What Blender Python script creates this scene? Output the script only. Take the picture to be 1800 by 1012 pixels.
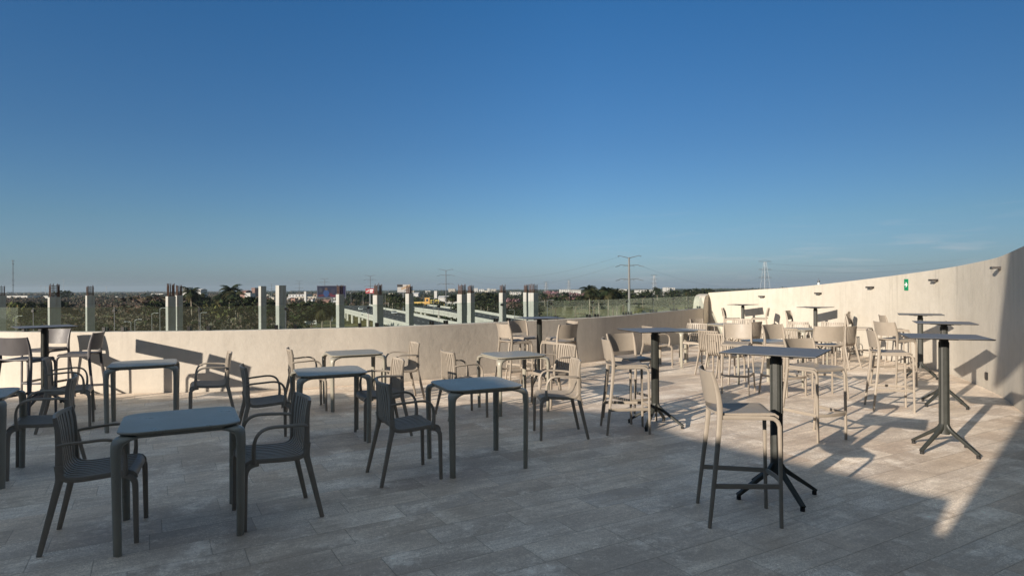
import bpy, math, random
import numpy as np
from mathutils import Vector, Matrix
R = math.radians
PI = math.pi
random.seed(7)
rng = np.random.default_rng(11)
scene = bpy.context.scene
for _o in list(bpy.data.objects):
    bpy.data.objects.remove(_o)
COL = scene.collection

# ------------------------------------------------------------------ camera
EYE = 1.6
cam_d = bpy.data.cameras.new('camera')
cam_d.lens = 22.0
cam_d.sensor_width = 36.0
cam_d.clip_start = 0.05
cam_d.clip_end = 40000
cam = bpy.data.objects.new('camera', cam_d)
COL.objects.link(cam)
cam.matrix_world = Matrix.Translation((0, 0, EYE)) @ Matrix.Rotation(R(90) + math.atan(1.5 / 1100), 4, 'X') @ Matrix.Rotation(-0.0055, 4, 'Z')
scene.camera = cam

# ------------------------------------------------------------------ sky and sun
SUN_AZ, SUN_EL = 43.5, 17.0          # light travels towards +X,+Y ; azimuth measured from +Y
world = bpy.data.worlds.new('World')
scene.world = world
world.use_nodes = True
wn = world.node_tree
for n in list(wn.nodes):
    wn.nodes.remove(n)
w_out = wn.nodes.new('ShaderNodeOutputWorld')
w_bg = wn.nodes.new('ShaderNodeBackground')
w_sky = wn.nodes.new('ShaderNodeTexSky')
w_sky.sky_type = 'NISHITA'
w_sky.sun_disc = False
w_sky.sun_elevation = R(SUN_EL)
w_sky.sun_rotation = R(SUN_AZ + 180)
w_sky.altitude = 10
w_sky.air_density = 1.0
w_sky.dust_density = 0.6
w_sky.ozone_density = 3.0
w_bg.inputs['Strength'].default_value = 0.096
# graded sky: the low band is turned from yellow towards hazy blue, the unseen zenith brightened and warmed as added fill
w_tc = wn.nodes.new('ShaderNodeTexCoord')
w_sep = wn.nodes.new('ShaderNodeSeparateXYZ')
wn.links.new(w_tc.outputs['Generated'], w_sep.inputs[0])
w_rmp = wn.nodes.new('ShaderNodeValToRGB')
wn.links.new(w_sep.outputs[2], w_rmp.inputs[0])
cr_ = w_rmp.color_ramp
for pos, c in ((0.0, (0.40, 0.50, 0.82)), (0.035, (0.41, 0.53, 0.76)), (0.10, (0.39, 0.53, 0.66)), (0.22, (0.31, 0.50, 0.66)), (0.42, (0.22, 0.52, 0.74)), (0.58, (0.7, 0.72, 0.70)), (0.80, (2.9, 2.0, 1.30)), (1.0, (5.2, 3.5, 2.1))):
    e = cr_.elements.new(pos) if pos not in (0.0, 1.0) else cr_.elements[0 if pos == 0.0 else -1]
    e.position = pos
    e.color = (*c, 1)
w_mul = wn.nodes.new('ShaderNodeMix')
w_mul.data_type = 'RGBA'
w_mul.blend_type = 'MULTIPLY'
w_mul.inputs[0].default_value = 1.0
w_back = wn.nodes.new('ShaderNodeMapRange')  # unseen sky behind the viewer dimmed to weaken its fill
w_back.inputs[1].default_value = -0.5; w_back.inputs[2].default_value = 0.35
w_back.inputs[3].default_value = 0.85; w_back.inputs[4].default_value = 1.0
wn.links.new(w_sep.outputs[1], w_back.inputs[0])
w_side = wn.nodes.new('ShaderNodeMapRange')
w_side.inputs[1].default_value = 0.1; w_side.inputs[2].default_value = 0.75
w_side.inputs[3].default_value = 1.0; w_side.inputs[4].default_value = 0.62
wn.links.new(w_sep.outputs[0], w_side.inputs[0])
w_bs = wn.nodes.new('ShaderNodeMath'); w_bs.operation = 'MULTIPLY'
wn.links.new(w_back.outputs[0], w_bs.inputs[0]); wn.links.new(w_side.outputs[0], w_bs.inputs[1])
w_sc = wn.nodes.new('ShaderNodeVectorMath'); w_sc.operation = 'SCALE'
wn.links.new(w_sky.outputs['Color'], w_sc.inputs[0]); wn.links.new(w_bs.outputs[0], w_sc.inputs['Scale'])
wn.links.new(w_sc.outputs[0], w_mul.inputs[6])
wn.links.new(w_rmp.outputs['Color'], w_mul.inputs[7])
# a few thin cloud wisps low on the right
w_map = wn.nodes.new('ShaderNodeMapping')
w_map.inputs['Scale'].default_value = (5.0, 5.0, 60.0)
wn.links.new(w_tc.outputs['Generated'], w_map.inputs[0])
w_nz = wn.nodes.new('ShaderNodeTexNoise')
w_nz.inputs['Scale'].default_value = 1.6
w_nz.inputs['Detail'].default_value = 6
w_nz.inputs['Distortion'].default_value = 0.6
wn.links.new(w_map.outputs[0], w_nz.inputs['Vector'])
w_r1 = wn.nodes.new('ShaderNodeMapRange')
w_r1.inputs[1].default_value = 0.54; w_r1.inputs[2].default_value = 0.76
wn.links.new(w_nz.outputs['Fac'], w_r1.inputs[0])
w_r2 = wn.nodes.new('ShaderNodeMapRange')
w_r2.inputs[1].default_value = 0.05; w_r2.inputs[2].default_value = 0.30
wn.links.new(w_sep.outputs[0], w_r2.inputs[0])
w_r3 = wn.nodes.new('ShaderNodeMapRange')
w_r3.inputs[1].default_value = 0.13; w_r3.inputs[2].default_value = 0.06
wn.links.new(w_sep.outputs[2], w_r3.inputs[0])
w_m1 = wn.nodes.new('ShaderNodeMath'); w_m1.operation = 'MULTIPLY'
w_m2 = wn.nodes.new('ShaderNodeMath'); w_m2.operation = 'MULTIPLY'
w_m3 = wn.nodes.new('ShaderNodeMath'); w_m3.operation = 'MULTIPLY'
w_m3.inputs[1].default_value = 0.20
wn.links.new(w_r1.outputs[0], w_m1.inputs[0]); wn.links.new(w_r2.outputs[0], w_m1.inputs[1])
wn.links.new(w_m1.outputs[0], w_m2.inputs[0]); wn.links.new(w_r3.outputs[0], w_m2.inputs[1])
wn.links.new(w_m2.outputs[0], w_m3.inputs[0])
w_cl = wn.nodes.new('ShaderNodeMix')
w_cl.data_type = 'RGBA'
wn.links.new(w_m3.outputs[0], w_cl.inputs[0])
wn.links.new(w_mul.outputs[2], w_cl.inputs[6])
w_cl.inputs[7].default_value = (5.0, 4.6, 4.6, 1)
wn.links.new(w_cl.outputs[2], w_bg.inputs['Color'])
wn.links.new(w_bg.outputs['Background'], w_out.inputs['Surface'])

sun_d = bpy.data.lights.new('sun', 'SUN')
sun_d.energy = 5.0
sun_d.angle = R(0.53)
sun_d.color = (1.0, 0.885, 0.745)
sun = bpy.data.objects.new('sun', sun_d)
COL.objects.link(sun)
tv = Vector((math.sin(R(SUN_AZ)) * math.cos(R(SUN_EL)), math.cos(R(SUN_AZ)) * math.cos(R(SUN_EL)), -math.sin(R(SUN_EL))))
sun.rotation_euler = (-tv).to_track_quat('Z', 'Y').to_euler()
sun.location = (-20, -20, 20)

scene.view_settings.view_transform = 'Standard'
scene.view_settings.look = 'None'
scene.view_settings.exposure = 0.62
scene.view_settings.gamma = 1.0
scene.render.engine = 'CYCLES'
scene.cycles.max_bounces = 8
scene.cycles.transparent_max_bounces = 16
scene.cycles.use_denoising = True


# ------------------------------------------------------------------ materials
def mat(name, col, rough=0.6, metal=0.0, noise=0.0, nscale=8.0, bump=0.0, bscale=60.0, spec=0.5, var=0.0):
    m = bpy.data.materials.new(name)
    m.use_nodes = True
    nt = m.node_tree
    b = nt.nodes['Principled BSDF']
    b.inputs['Roughness'].default_value = rough
    b.inputs['Metallic'].default_value = metal
    b.inputs['Specular IOR Level'].default_value = spec
    b.inputs['Base Color'].default_value = (*col, 1)
    tc = nt.nodes.new('ShaderNodeTexCoord')
    if noise > 0 or var > 0:
        nz = nt.nodes.new('ShaderNodeTexNoise')
        nz.inputs['Scale'].default_value = nscale
        nz.inputs['Detail'].default_value = 6
        nt.links.new(tc.outputs['Object'], nz.inputs['Vector'])
        mr = nt.nodes.new('ShaderNodeMapRange')
        mr.inputs[3].default_value = 1 - noise
        mr.inputs[4].default_value = 1 + noise
        mr.inputs[1].default_value = 0.25
        mr.inputs[2].default_value = 0.75
        nt.links.new(nz.outputs['Fac'], mr.inputs[0])
        fac = mr.outputs[0]
        if var > 0:
            oi = nt.nodes.new('ShaderNodeObjectInfo')
            m2 = nt.nodes.new('ShaderNodeMapRange')
            m2.inputs[3].default_value = 1 - var
            m2.inputs[4].default_value = 1 + var
            nt.links.new(oi.outputs['Random'], m2.inputs[0])
            mm = nt.nodes.new('ShaderNodeMath')
            mm.operation = 'MULTIPLY'
            nt.links.new(fac, mm.inputs[0])
            nt.links.new(m2.outputs[0], mm.inputs[1])
            fac = mm.outputs[0]
        vm = nt.nodes.new('ShaderNodeVectorMath')
        vm.operation = 'SCALE'
        vm.inputs[0].default_value = col
        nt.links.new(fac, vm.inputs['Scale'])
        nt.links.new(vm.outputs[0], b.inputs['Base Color'])
        n3 = nt.nodes.new('ShaderNodeTexNoise')
        n3.inputs['Scale'].default_value = nscale * 0.5
        n3.inputs['Detail'].default_value = 7
        n3.inputs['Roughness'].default_value = 0.7
        nt.links.new(tc.outputs['Object'], n3.inputs['Vector'])
        m3 = nt.nodes.new('ShaderNodeMapRange')
        m3.inputs[1].default_value = 0.35; m3.inputs[2].default_value = 0.65
        m3.inputs[3].default_value = max(0.05, rough - 0.04); m3.inputs[4].default_value = min(1.0, rough + 0.08)
        nt.links.new(n3.outputs['Fac'], m3.inputs[0])
        nt.links.new(m3.outputs[0], b.inputs['Roughness'])
    if bump > 0:
        n2 = nt.nodes.new('ShaderNodeTexNoise')
        n2.inputs['Scale'].default_value = bscale
        n2.inputs['Detail'].default_value = 4
        nt.links.new(tc.outputs['Object'], n2.inputs['Vector'])
        bp = nt.nodes.new('ShaderNodeBump')
        bp.inputs['Strength'].default_value = bump
        bp.inputs['Distance'].default_value = 0.01
        nt.links.new(n2.outputs['Fac'], bp.inputs['Height'])
        nt.links.new(bp.outputs['Normal'], b.inputs['Normal'])
    return m


class N:
    """small node-graph helper"""
    def __init__(s, nt):
        s.nt = nt
    def link(s, v, inp):
        if isinstance(v, bpy.types.NodeSocket):
            s.nt.links.new(v, inp)
        else:
            inp.default_value = v
    def math(s, op, a, b=None, c=None):
        n = s.nt.nodes.new('ShaderNodeMath')
        n.operation = op
        s.link(a, n.inputs[0])
        if b is not None: s.link(b, n.inputs[1])
        if c is not None: s.link(c, n.inputs[2])
        return n.outputs[0]
    def mix(s, f, a, b):
        n = s.nt.nodes.new('ShaderNodeMix')
        n.data_type = 'RGBA'
        s.link(f, n.inputs[0])
        s.link(a if isinstance(a, bpy.types.NodeSocket) else (*a, 1), n.inputs[6])
        s.link(b if isinstance(b, bpy.types.NodeSocket) else (*b, 1), n.inputs[7])
        return n.outputs[2]
    def noise(s, vec, scale, detail=4, rough=0.5):
        n = s.nt.nodes.new('ShaderNodeTexNoise')
        s.link(vec, n.inputs['Vector'])
        n.inputs['Scale'].default_value = scale
        n.inputs['Detail'].default_value = detail
        n.inputs['Roughness'].default_value = rough
        return n.outputs['Fac']
    def xyz(s, x, y, z):
        n = s.nt.nodes.new('ShaderNodeCombineXYZ')
        s.link(x, n.inputs[0]); s.link(y, n.inputs[1]); s.link(z, n.inputs[2])
        return n.outputs[0]
    def sep(s, v):
        n = s.nt.nodes.new('ShaderNodeSeparateXYZ')
        s.link(v, n.inputs[0])
        return n.outputs
    def white(s, v):
        n = s.nt.nodes.new('ShaderNodeTexWhiteNoise')
        n.noise_dimensions = '3D'
        s.link(v, n.inputs[0])
        return n.outputs['Value']
    def rng(s, v, a, b, c=0.0, d=1.0):
        n = s.nt.nodes.new('ShaderNodeMapRange')
        s.link(v, n.inputs[0])
        n.inputs[1].default_value = a; n.inputs[2].default_value = b
        n.inputs[3].default_value = c; n.inputs[4].default_value = d
        return n.outputs[0]
    def bump(s, h, strength, dist):
        n = s.nt.nodes.new('ShaderNodeBump')
        n.inputs['Strength'].default_value = strength
        n.inputs['Distance'].default_value = dist
        s.link(h, n.inputs['Height'])
        return n.outputs[0]


def new_mat(name):
    m = bpy.data.materials.new(name)
    m.use_nodes = True
    nt = m.node_tree
    return m, N(nt), nt.nodes['Principled BSDF'], nt


def tile_material():
    m, g, b, nt = new_mat('stone_tiles')
    tc = nt.nodes.new('ShaderNodeTexCoord')
    mp = nt.nodes.new('ShaderNodeMapping')
    mp.inputs['Rotation'].default_value = (0, 0, R(-30))
    nt.links.new(tc.outputs['Object'], mp.inputs[0])
    x, y, z = g.sep(mp.outputs[0])
    TW, TL = 0.28, 0.62
    v = g.math('DIVIDE', y, TW)
    row = g.math('FLOOR', v)
    fv = g.math('FRACT', v)
    off = g.white(g.xyz(row, 3.7, 0.0))
    u = g.math('ADD', g.math('DIVIDE', x, TL), off)
    colm = g.math('FLOOR', u)
    fu = g.math('FRACT', u)
    idv = g.xyz(row, colm, 1.3)
    t1 = g.white(idv)
    t2 = g.white(g.xyz(colm, row, 9.1))
    eu = g.math('MULTIPLY', g.math('MINIMUM', fu, g.math('SUBTRACT', 1.0, fu)), TL)
    ev = g.math('MULTIPLY', g.math('MINIMUM', fv, g.math('SUBTRACT', 1.0, fv)), TW)
    edge = g.math('MINIMUM', eu, ev)
    joint = g.rng(edge, 0.001, 0.0035, 1.0, 0.0)
    # pattern coordinates, shifted per tile and stretched along the tile
    sx = g.math('ADD', g.math('MULTIPLY', x, 0.35), g.math('MULTIPLY', t1, 37.0))
    sy = g.math('ADD', y, g.math('MULTIPLY', t2, 53.0))
    pv = g.xyz(sx, sy, g.math('MULTIPLY', t1, 11.0))
    pv2 = g.xyz(g.math('ADD', x, g.math('MULTIPLY', t1, 37.0)), sy, g.math('MULTIPLY', t2, 5.0))
    big = g.noise(pv, 5.0, 7, 0.62)
    med = g.noise(pv2, 26.0, 6, 0.7)
    fine = g.noise(pv2, 130.0, 3, 0.7)
    streak = g.noise(g.xyz(g.math('MULTIPLY', sx, 1.0), g.math('MULTIPLY', sy, 5.0), 0.0), 4.5, 5, 0.6)
    shell_area = g.math('MULTIPLY', g.rng(t2, 0.30, 0.75), g.rng(big, 0.47, 0.62))
    c = g.mix(g.rng(t1, 0.0, 1.0), (0.29, 0.235, 0.19), (0.70, 0.625, 0.53))
    c = g.mix(g.math('MULTIPLY', g.rng(big, 0.42, 0.66), 0.70), c, (0.74, 0.65, 0.54))
    c = g.mix(g.math('MULTIPLY', g.rng(t2, 0.45, 0.95), 0.45), c, (0.50, 0.50, 0.50))
    c = g.mix(g.math('MULTIPLY', g.rng(t2, 0.30, 0.05), 0.40), c, (0.36, 0.26, 0.185))
    cloud = g.noise(g.xyz(g.math('MULTIPLY', x, 0.6), y, 2.0), 1.7, 6, 0.6)
    c = g.mix(g.math('MULTIPLY', g.rng(cloud, 0.54, 0.40), 0.45), c, (0.25, 0.20, 0.155))
    c = g.mix(g.math('MULTIPLY', g.rng(streak, 0.46, 0.64), 0.62), c, (0.33, 0.27, 0.215))
    c = g.mix(g.math('MULTIPLY', g.rng(med, 0.50, 0.70), 0.40), c, (0.78, 0.71, 0.61))
    c = g.mix(g.math('MULTIPLY', g.rng(fine, 0.52, 0.66), g.math('ADD', g.math('MULTIPLY', shell_area, 0.9), 0.22)), c, (0.84, 0.79, 0.71))
    c = g.mix(g.math('MULTIPLY', g.rng(fine, 0.47, 0.34), 0.45), c, (0.16, 0.14, 0.12))
    grit = g.noise(pv2, 60.0, 5, 0.8)
    c = g.mix(g.math('MULTIPLY', g.rng(grit, 0.56, 0.44), 0.42), c, (0.27, 0.22, 0.18))
    stain = g.noise(tc.outputs['Object'], 0.8, 6, 0.65)
    c = g.mix(g.math('MULTIPLY', g.rng(stain, 0.50, 0.66), 0.45), c, (0.30, 0.235, 0.18))
    spot = g.noise(tc.outputs['Object'], 2.2, 8, 0.75)
    c = g.mix(g.math('MULTIPLY', g.rng(spot, 0.54, 0.68), 0.60), c, (0.80, 0.74, 0.66))
    wear = g.noise(tc.outputs['Object'], 1.3, 8, 0.72)
    c = g.mix(g.math('MULTIPLY', g.rng(wear, 0.50, 0.36), 0.42), c, (0.25, 0.205, 0.165))
    flake = g.noise(tc.outputs['Object'], 34.0, 6, 0.85)
    c = g.mix(g.math('MULTIPLY', g.rng(flake, 0.57, 0.63), g.math('MULTIPLY', g.rng(spot, 0.48, 0.60), 0.75)), c, (0.92, 0.88, 0.80))
    c = g.mix(g.math('MULTIPLY', g.rng(flake, 0.42, 0.37), g.math('MULTIPLY', g.rng(spot, 0.46, 0.58), 0.6)), c, (0.13, 0.105, 0.085))
    c = g.mix(g.math('MULTIPLY', joint, g.rng(med, 0.38, 0.6, 0.12, 0.62)), c, (0.14, 0.115, 0.095))
    gain = nt.nodes.new('ShaderNodeMix')
    gain.data_type = 'RGBA'; gain.blend_type = 'MULTIPLY'; gain.inputs[0].default_value = 1.0
    nt.links.new(c, gain.inputs[6]); gain.inputs[7].default_value = (1.62, 1.55, 1.46, 1)
    nt.links.new(gain.outputs[2], b.inputs['Base Color'])
    nt.links.new(g.rng(g.math('ADD', med, g.math('MULTIPLY', t2, 0.3)), 0.3, 1.0, 0.40, 0.72), b.inputs['Roughness'])
    b.inputs['Specular IOR Level'].default_value = 0.35
    h = g.math('SUBTRACT', g.math('MULTIPLY', fine, 0.25), joint)
    nt.links.new(g.bump(h, 0.8, 0.004), b.inputs['Normal'])
    return m


def stucco_material(name, ca, cb):
    m, g, b, nt = new_mat(name)
    tc = nt.nodes.new('ShaderNodeTexCoord')
    x, y, z = g.sep(tc.outputs['Object'])
    big = g.noise(tc.outputs['Object'], 1.1, 6, 0.6)
    med = g.noise(tc.outputs['Object'], 6.0, 7, 0.65)
    run = g.noise(g.xyz(g.math('MULTIPLY', x, 3.5), g.math('MULTIPLY', y, 3.5), g.math('MULTIPLY', z, 0.35)), 1.6, 5, 0.6)
    c = g.mix(g.rng(big, 0.3, 0.7), ca, cb)
    c = g.mix(g.math('MULTIPLY', g.rng(med, 0.45, 0.75), 0.35), c, tuple(q * 0.80 for q in cb))
    c = g.mix(g.math('MULTIPLY', g.rng(run, 0.50, 0.72), 0.30), c, tuple(q * 0.72 for q in cb))
    c = g.mix(g.math('MULTIPLY', g.rng(g.math('ADD', z, g.math('MULTIPLY', med, 0.10)), 0.12, 0.04), 0.35), c, tuple(q * 0.6 for q in cb))
    drip = g.noise(g.xyz(g.math('MULTIPLY', x, 9.0), g.math('MULTIPLY', y, 9.0), g.math('MULTIPLY', z, 0.5)), 1.5, 4, 0.6)
    c = g.mix(g.math('MULTIPLY', g.math('MULTIPLY', g.rng(drip, 0.56, 0.70), g.rng(z, 0.35, 1.6)), 0.40), c, tuple(q * 0.62 for q in cb))
    pale = g.noise(tc.outputs['Object'], 2.3, 7, 0.7)
    c = g.mix(g.math('MULTIPLY', g.rng(pale, 0.56, 0.70), 0.35), c, tuple(min(0.9, q * 1.18) for q in ca))
    nt.links.new(c, b.inputs['Base Color'])
    b.inputs['Roughness'].default_value = 0.85
    b.inputs['Specular IOR Level'].default_value = 0.2
    f = g.noise(tc.outputs['Object'], 70.0, 5, 0.7)
    f2 = g.noise(tc.outputs['Object'], 9.0, 5, 0.6)
    nt.links.new(g.bump(g.math('ADD', f, g.math('MULTIPLY', f2, 2.2)), 0.45, 0.006), b.inputs['Normal'])
    return m


def glass_material(name, tint, refl=0.06):
    m = bpy.data.materials.new(name)
    m.use_nodes = True
    nt = m.node_tree
    for n in list(nt.nodes):
        nt.nodes.remove(n)
    out = nt.nodes.new('ShaderNodeOutputMaterial')
    tr = nt.nodes.new('ShaderNodeBsdfTransparent')
    tr.inputs[0].default_value = (*tint, 1)
    gl = nt.nodes.new('ShaderNodeBsdfGlossy')
    gl.inputs['Roughness'].default_value = 0.01
    gl.inputs[0].default_value = (0.9, 1.0, 0.97, 1)
    fr = nt.nodes.new('ShaderNodeFresnel')
    fr.inputs['IOR'].default_value = 1.45
    fm = nt.nodes.new('ShaderNodeMath')
    fm.operation = 'MULTIPLY'
    fm.inputs[1].default_value = 0.16
    nt.links.new(fr.outputs[0], fm.inputs[0])
    mx = nt.nodes.new('ShaderNodeMixShader')
    nt.links.new(fm.outputs[0], mx.inputs[0])
    nt.links.new(tr.outputs[0], mx.inputs[1])
    nt.links.new(gl.outputs[0], mx.inputs[2])
    # thin film of dust
    df = nt.nodes.new('ShaderNodeBsdfDiffuse')
    df.inputs[0].default_value = (0.52, 0.50, 0.34, 1)
    m2 = nt.nodes.new('ShaderNodeMixShader')
    m2.inputs[0].default_value = 0.022
    nt.links.new(mx.outputs[0], m2.inputs[1])
    nt.links.new(df.outputs[0], m2.inputs[2])
    nt.links.new(m2.outputs[0], out.inputs[0])
    return m


def attr_material(name, rough=0.8, spec=0.2, trans=0.0):
    m, g, b, nt = new_mat(name)
    a = nt.nodes.new('ShaderNodeAttribute')
    a.attribute_name = 'tint'
    nt.links.new(a.outputs['Color'], b.inputs['Base Color'])
    b.inputs['Roughness'].default_value = rough
    b.inputs['Specular IOR Level'].default_value = spec
    return m


M = {}
M['tiles'] = tile_material()
M['stucco'] = stucco_material('cream_stucco', (0.53, 0.49, 0.425), (0.485, 0.445, 0.375))
M['stucco_low'] = stucco_material('beige_stucco', (0.54, 0.495, 0.43), (0.49, 0.443, 0.38))
M['resin'] = mat('taupe_resin', (0.285, 0.245, 0.200), 0.46, noise=0.07, nscale=14, bump=0.12, bscale=300, spec=0.4, var=0.05)
M['table_resin'] = mat('dove_resin', (0.285, 0.265, 0.215), 0.30, noise=0.07, nscale=10, bump=0.10, bscale=260, spec=0.45, var=0.03)
M['bar_metal'] = mat('anthracite_metal', (0.030, 0.032, 0.028), 0.45, noise=0.12, nscale=20, bump=0.05, bscale=400, spec=0.5)
M['bar_top'] = mat('grey_laminate', (0.125, 0.128, 0.138), 0.48, noise=0.16, nscale=12, bump=0.04, bscale=300)
M['bar_edge'] = mat('black_core', (0.018, 0.018, 0.018), 0.5)
M['foot'] = mat('black_rubber', (0.015, 0.015, 0.015), 0.7)
M['black'] = mat('black_metal', (0.012, 0.012, 0.013), 0.4)
M['fixture'] = mat('dark_bronze', (0.035, 0.030, 0.028), 0.5)
M['glass'] = glass_material('green_glass', (0.82, 0.87, 0.86))
M['green'] = mat('sign_green', (0.0, 0.20, 0.085), 0.45)
M['white'] = mat('white_paint', (0.80, 0.80, 0.78), 0.6)
M['concrete'] = mat('column_concrete', (0.36, 0.365, 0.35), 0.85, noise=0.14, nscale=1.8, bump=0.25, bscale=30, spec=0.2)
M['pole_concrete'] = mat('pole_concrete', (0.17, 0.17, 0.17), 0.85, noise=0.1, nscale=0.6, spec=0.2)
def formwork_material():
    m, g, b, nt = new_mat('formwork_concrete')
    tc = nt.nodes.new('ShaderNodeTexCoord')
    x, y, z = g.sep(tc.outputs['Object'])
    big = g.noise(tc.outputs['Object'], 1.6, 6, 0.65)
    lift = g.white(g.xyz(g.math('FLOOR', g.math('DIVIDE', z, 1.22)), 2.0, 7.0))
    jn = g.math('FRACT', g.math('DIVIDE', z, 1.22))
    c = g.mix(g.rng(big, 0.3, 0.7), (0.30, 0.305, 0.295), (0.43, 0.43, 0.405))
    c = g.mix(g.math('MULTIPLY', lift, 0.35), c, (0.27, 0.265, 0.25))
    c = g.mix(g.math('MULTIPLY', g.rng(jn, 0.035, 0.0), 0.6), c, (0.15, 0.145, 0.135))
    st = g.noise(g.xyz(g.math('MULTIPLY', x, 6.0), g.math('MULTIPLY', y, 6.0), g.math('MULTIPLY', z, 0.4)), 1.5, 5, 0.6)
    c = g.mix(g.math('MULTIPLY', g.rng(st, 0.52, 0.70), 0.5), c, (0.20, 0.17, 0.14))
    nt.links.new(c, b.inputs['Base Color'])
    b.inputs['Roughness'].default_value = 0.88
    nt.links.new(g.bump(g.noise(tc.outputs['Object'], 22.0, 5, 0.7), 0.4, 0.01), b.inputs['Normal'])
    return m


M['formwork'] = formwork_material()
M['rebar'] = mat('rusty_rebar', (0.085, 0.048, 0.036), 0.8, noise=0.3, nscale=9)
M['galv'] = mat('galvanised_steel', (0.22, 0.23, 0.24), 0.5, metal=0.4)
M['dark_steel'] = mat('dark_steel', (0.09, 0.10, 0.11), 0.6)
M['bridge'] = mat('bridge_concrete', (0.43, 0.42, 0.385), 0.85, noise=0.10, nscale=0.25, spec=0.2)
M['asphalt'] = mat('asphalt', (0.065, 0.066, 0.068), 0.85, noise=0.2, nscale=0.12, spec=0.2)
M['marking'] = mat('road_paint', (0.62, 0.62, 0.60), 0.7)
M['leaf'] = attr_material('foliage', 0.9, 0.06)
M['trunk'] = mat('palm_trunk', (0.22, 0.19, 0.15), 0.9, noise=0.2, nscale=3)
M['bark'] = mat('bark', (0.12, 0.09, 0.065), 0.9, noise=0.3, nscale=3)
M['carglass'] = mat('car_glass', (0.02, 0.025, 0.03), 0.12)
M['tyre'] = mat('tyre_rubber', (0.02, 0.02, 0.02), 0.8)
M['facade'] = mat('facade', (0.055, 0.055, 0.06), 0.5)
M['winglass'] = mat('window_glass', (0.04, 0.05, 0.06), 0.2)
_pc = {}


def paint(col, rough=0.6):
    k = tuple(round(c, 3) for c in col) + (rough,)
    if k not in _pc:
        _pc[k] = mat('paint', col, rough, noise=0.06, nscale=0.5)
    return _pc[k]


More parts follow.
